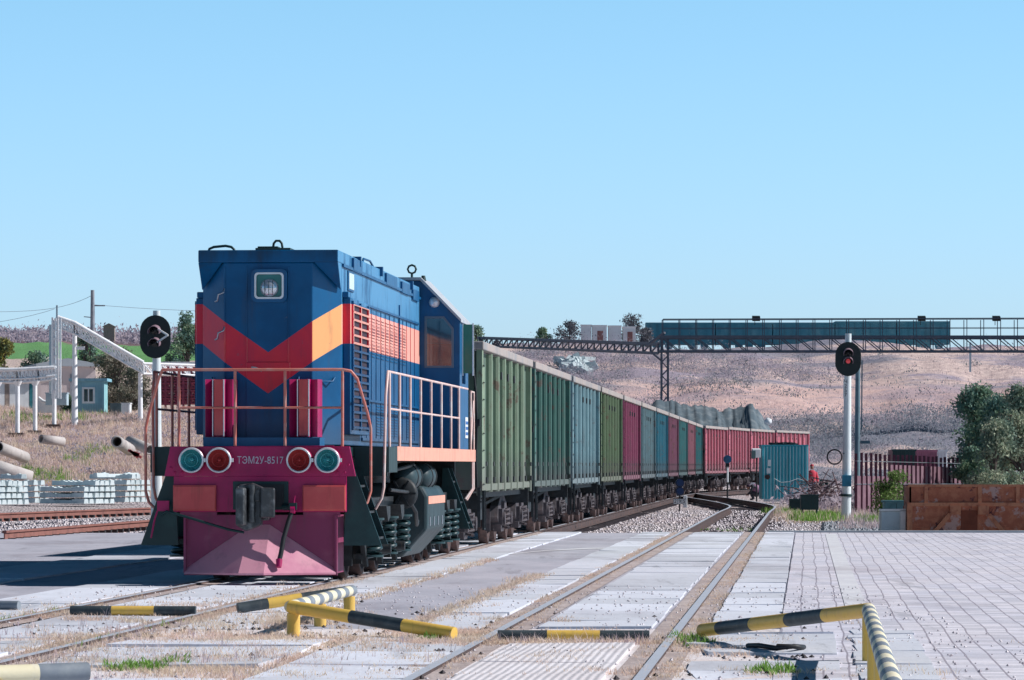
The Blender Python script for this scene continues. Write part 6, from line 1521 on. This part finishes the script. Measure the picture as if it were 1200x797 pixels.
# stones
def stone(r):
    def f(mb, p_, rng):
        s = r*rng.uniform(.5,1.5); c = Vector(p_); k = []
        for (x,y,z) in ((1,0,0),(0,1,0),(-1,0,0),(0,-1,0),(0,0,.8),(0,0,-.4)): k.append(c+Vector((x,y,z))*s*rng.uniform(.7,1.2))
        mb.add(k,[(0,1,4),(1,2,4),(2,3,4),(3,0,4),(1,0,5),(2,1,5),(3,2,5),(0,3,5)])
    return f
m, t, n, l, p = newmat('crushed_stone'); g = n.new('ShaderNodeNewGeometry'); rp = n.new('ShaderNodeValToRGB'); l.new(g.outputs['Random Per Island'],rp.inputs[0])
rp.color_ramp.elements[0].color = (0.34,0.30,0.34,1); rp.color_ramp.elements[1].color = (0.80,0.74,0.75,1); l.new(rp.outputs[0],p.inputs['Base Color']); p.inputs['Roughness'].default_value = .9
M['stone'] = m
pts_ = [(*along(rng.uniform(-5.9,8.5),Y),-.235) for Y in (98.5+66*rng.random()**1.5 for _ in range(9000))]
pts_ = [p_ for p_ in pts_ if True]
scatter('gravel', M['stone'], pts_, stone(.042), 20)
pts_ = [((rng.uniform(-30,330)-600)*Y/F,Y,-.235) for Y in (rng.uniform(99,140) for _ in range(5000))]
scatter('gravel', M['stone'], pts_, stone(.045), 21)
m2 = flat('grey_crushed_rock',(0.34,0.36,0.40),.9,var=.3,scale=2)
scatter('gravel', m2, flatpts(1500,965,1040,103,126,-.20), stone(.08), 22)
# the crossing: dry grass along the rails and round the barriers, debris
pts_ = []
for _ in range(5200):
    Y = 22+75*rng.random()**1.7; t_ = rng.choice((T2-G-.28,T2-G-.02,T2+G+.02,T2+G+.28,T2+G+.2,T2-G-.2,T1+G+.3))+rng.gauss(0,.05)
    if noise.noise((Y*.35,t_*3,0)) > -.12: pts_.append((*along(t_,Y),-.005))
scatter('dry_grass', S_dry, pts_, tuft(.045,.09,10,.004,1.0), 30)
def blot(cx, cy, sx, sy, n): return [(rng.gauss(cx,sx),rng.gauss(cy,sy),0) for _ in range(n)]
pts_ = [q_ for q_ in blot(-2.3,38,1.6,4,4200)+blot(-4.5,40,1.6,4,3000)+blot(1.0,33,1.2,4,900) if noise.noise((q_[0]*1.1,q_[1]*.55,5))+.5*noise.noise((q_[0]*3,q_[1]*1.4,1)) > .27]+blot(-2.6,37.5,.7,1.2,260)+blot(-1.2,37.3,.6,.5,260)+blot(-2.2,34.5,.8,1.5,420)+blot(-3.0,41,.35,2.0,220)+blot(.5,36.9,.6,.12,260)+blot(-.5,38.2,.25,1.0,140)+blot(-1.9,31.5,.5,1.5,260)+blot(-4.4,44.2,1.2,.5,200)+blot(-3.5,34,1.2,2.5,240)+blot(-3.6,47,.6,1.6,160)+blot(1.65,36.5,.25,1.2,120)+blot(-2.9,49,.2,2.5,160)
pts_ += [(*along(T1+G+.25+rng.gauss(0,.06),rng.uniform(42,57)),0) for _ in range(300)]+[(*along(-5.37+rng.gauss(0,.05),rng.uniform(40,70)),0) for _ in range(260)]+[(*along(-3.9+rng.gauss(0,.09),rng.uniform(38,60)),0) for _ in range(420)]
scatter('dry_grass', S_dry, pts_, tuft(.06,.14,14,.004,1.0), 31)
scatter('dry_grass', S_pale, blot(-2.7,33.5,1.0,2.0,200)+blot(-3.9,38,.7,2.0,140)+blot(.6,36.8,.6,.1,90), tuft(.12,.08,5,.003,.6), 32)
scatter('weeds', S_green, blot(1.62,37.2,.06,.5,26)+blot(1.7,36.6,.10,.3,20)+blot(2.05,31.8,.10,.2,30)+blot(-2.95,32.3,.14,.25,46)+blot(-2.75,33.2,.1,.2,12)+blot(-.75,37.6,.05,.2,12), tuft(.09,.07,8,.009,.8), 33)
scatter('weeds', S_green, [(*along(T1+rng.choice((-1,1))*(G+.1),rng.uniform(36,48)),0) for _ in range(24)]+[(x,y,-.14) for x,y,_ in blot(3.6,102,.3,.6,20)+blot(5.9,110,.4,1,24)], tuft(.09,.08,6,.006,.6), 34)
scatter('gravel', M['stone'], [(rng.uniform(-5.5,4.5),Y,.004) for Y in (20+34*rng.random() for _ in range(3200))], stone(.014), 35)
scatter('debris', flat('dark_debris',(0.06,0.05,0.055),.9), blot(-2.0,36,2.2,5,150)+blot(-2.0,35,1.2,2.5,70)+blot(-3.3,39.5,.9,1.6,60)+blot(2.2,35,.4,1.8,70)+blot(-1.6,42,.8,4,40), stone(.022), 36)
# curled strip of rubber by the right barrier
mb = MB(); mb.tube([(2.05,35.6,.03),(2.12,35.2,.05),(2.25,34.9,.04),(2.4,34.8,.06),(2.5,35.1,.04),(2.42,35.4,.03),(2.3,35.5,.03)],.022,8)
one(mb,'rubber_strip',M['black'],'curled black rubber strip lying beside the right barrier','rubber strip')
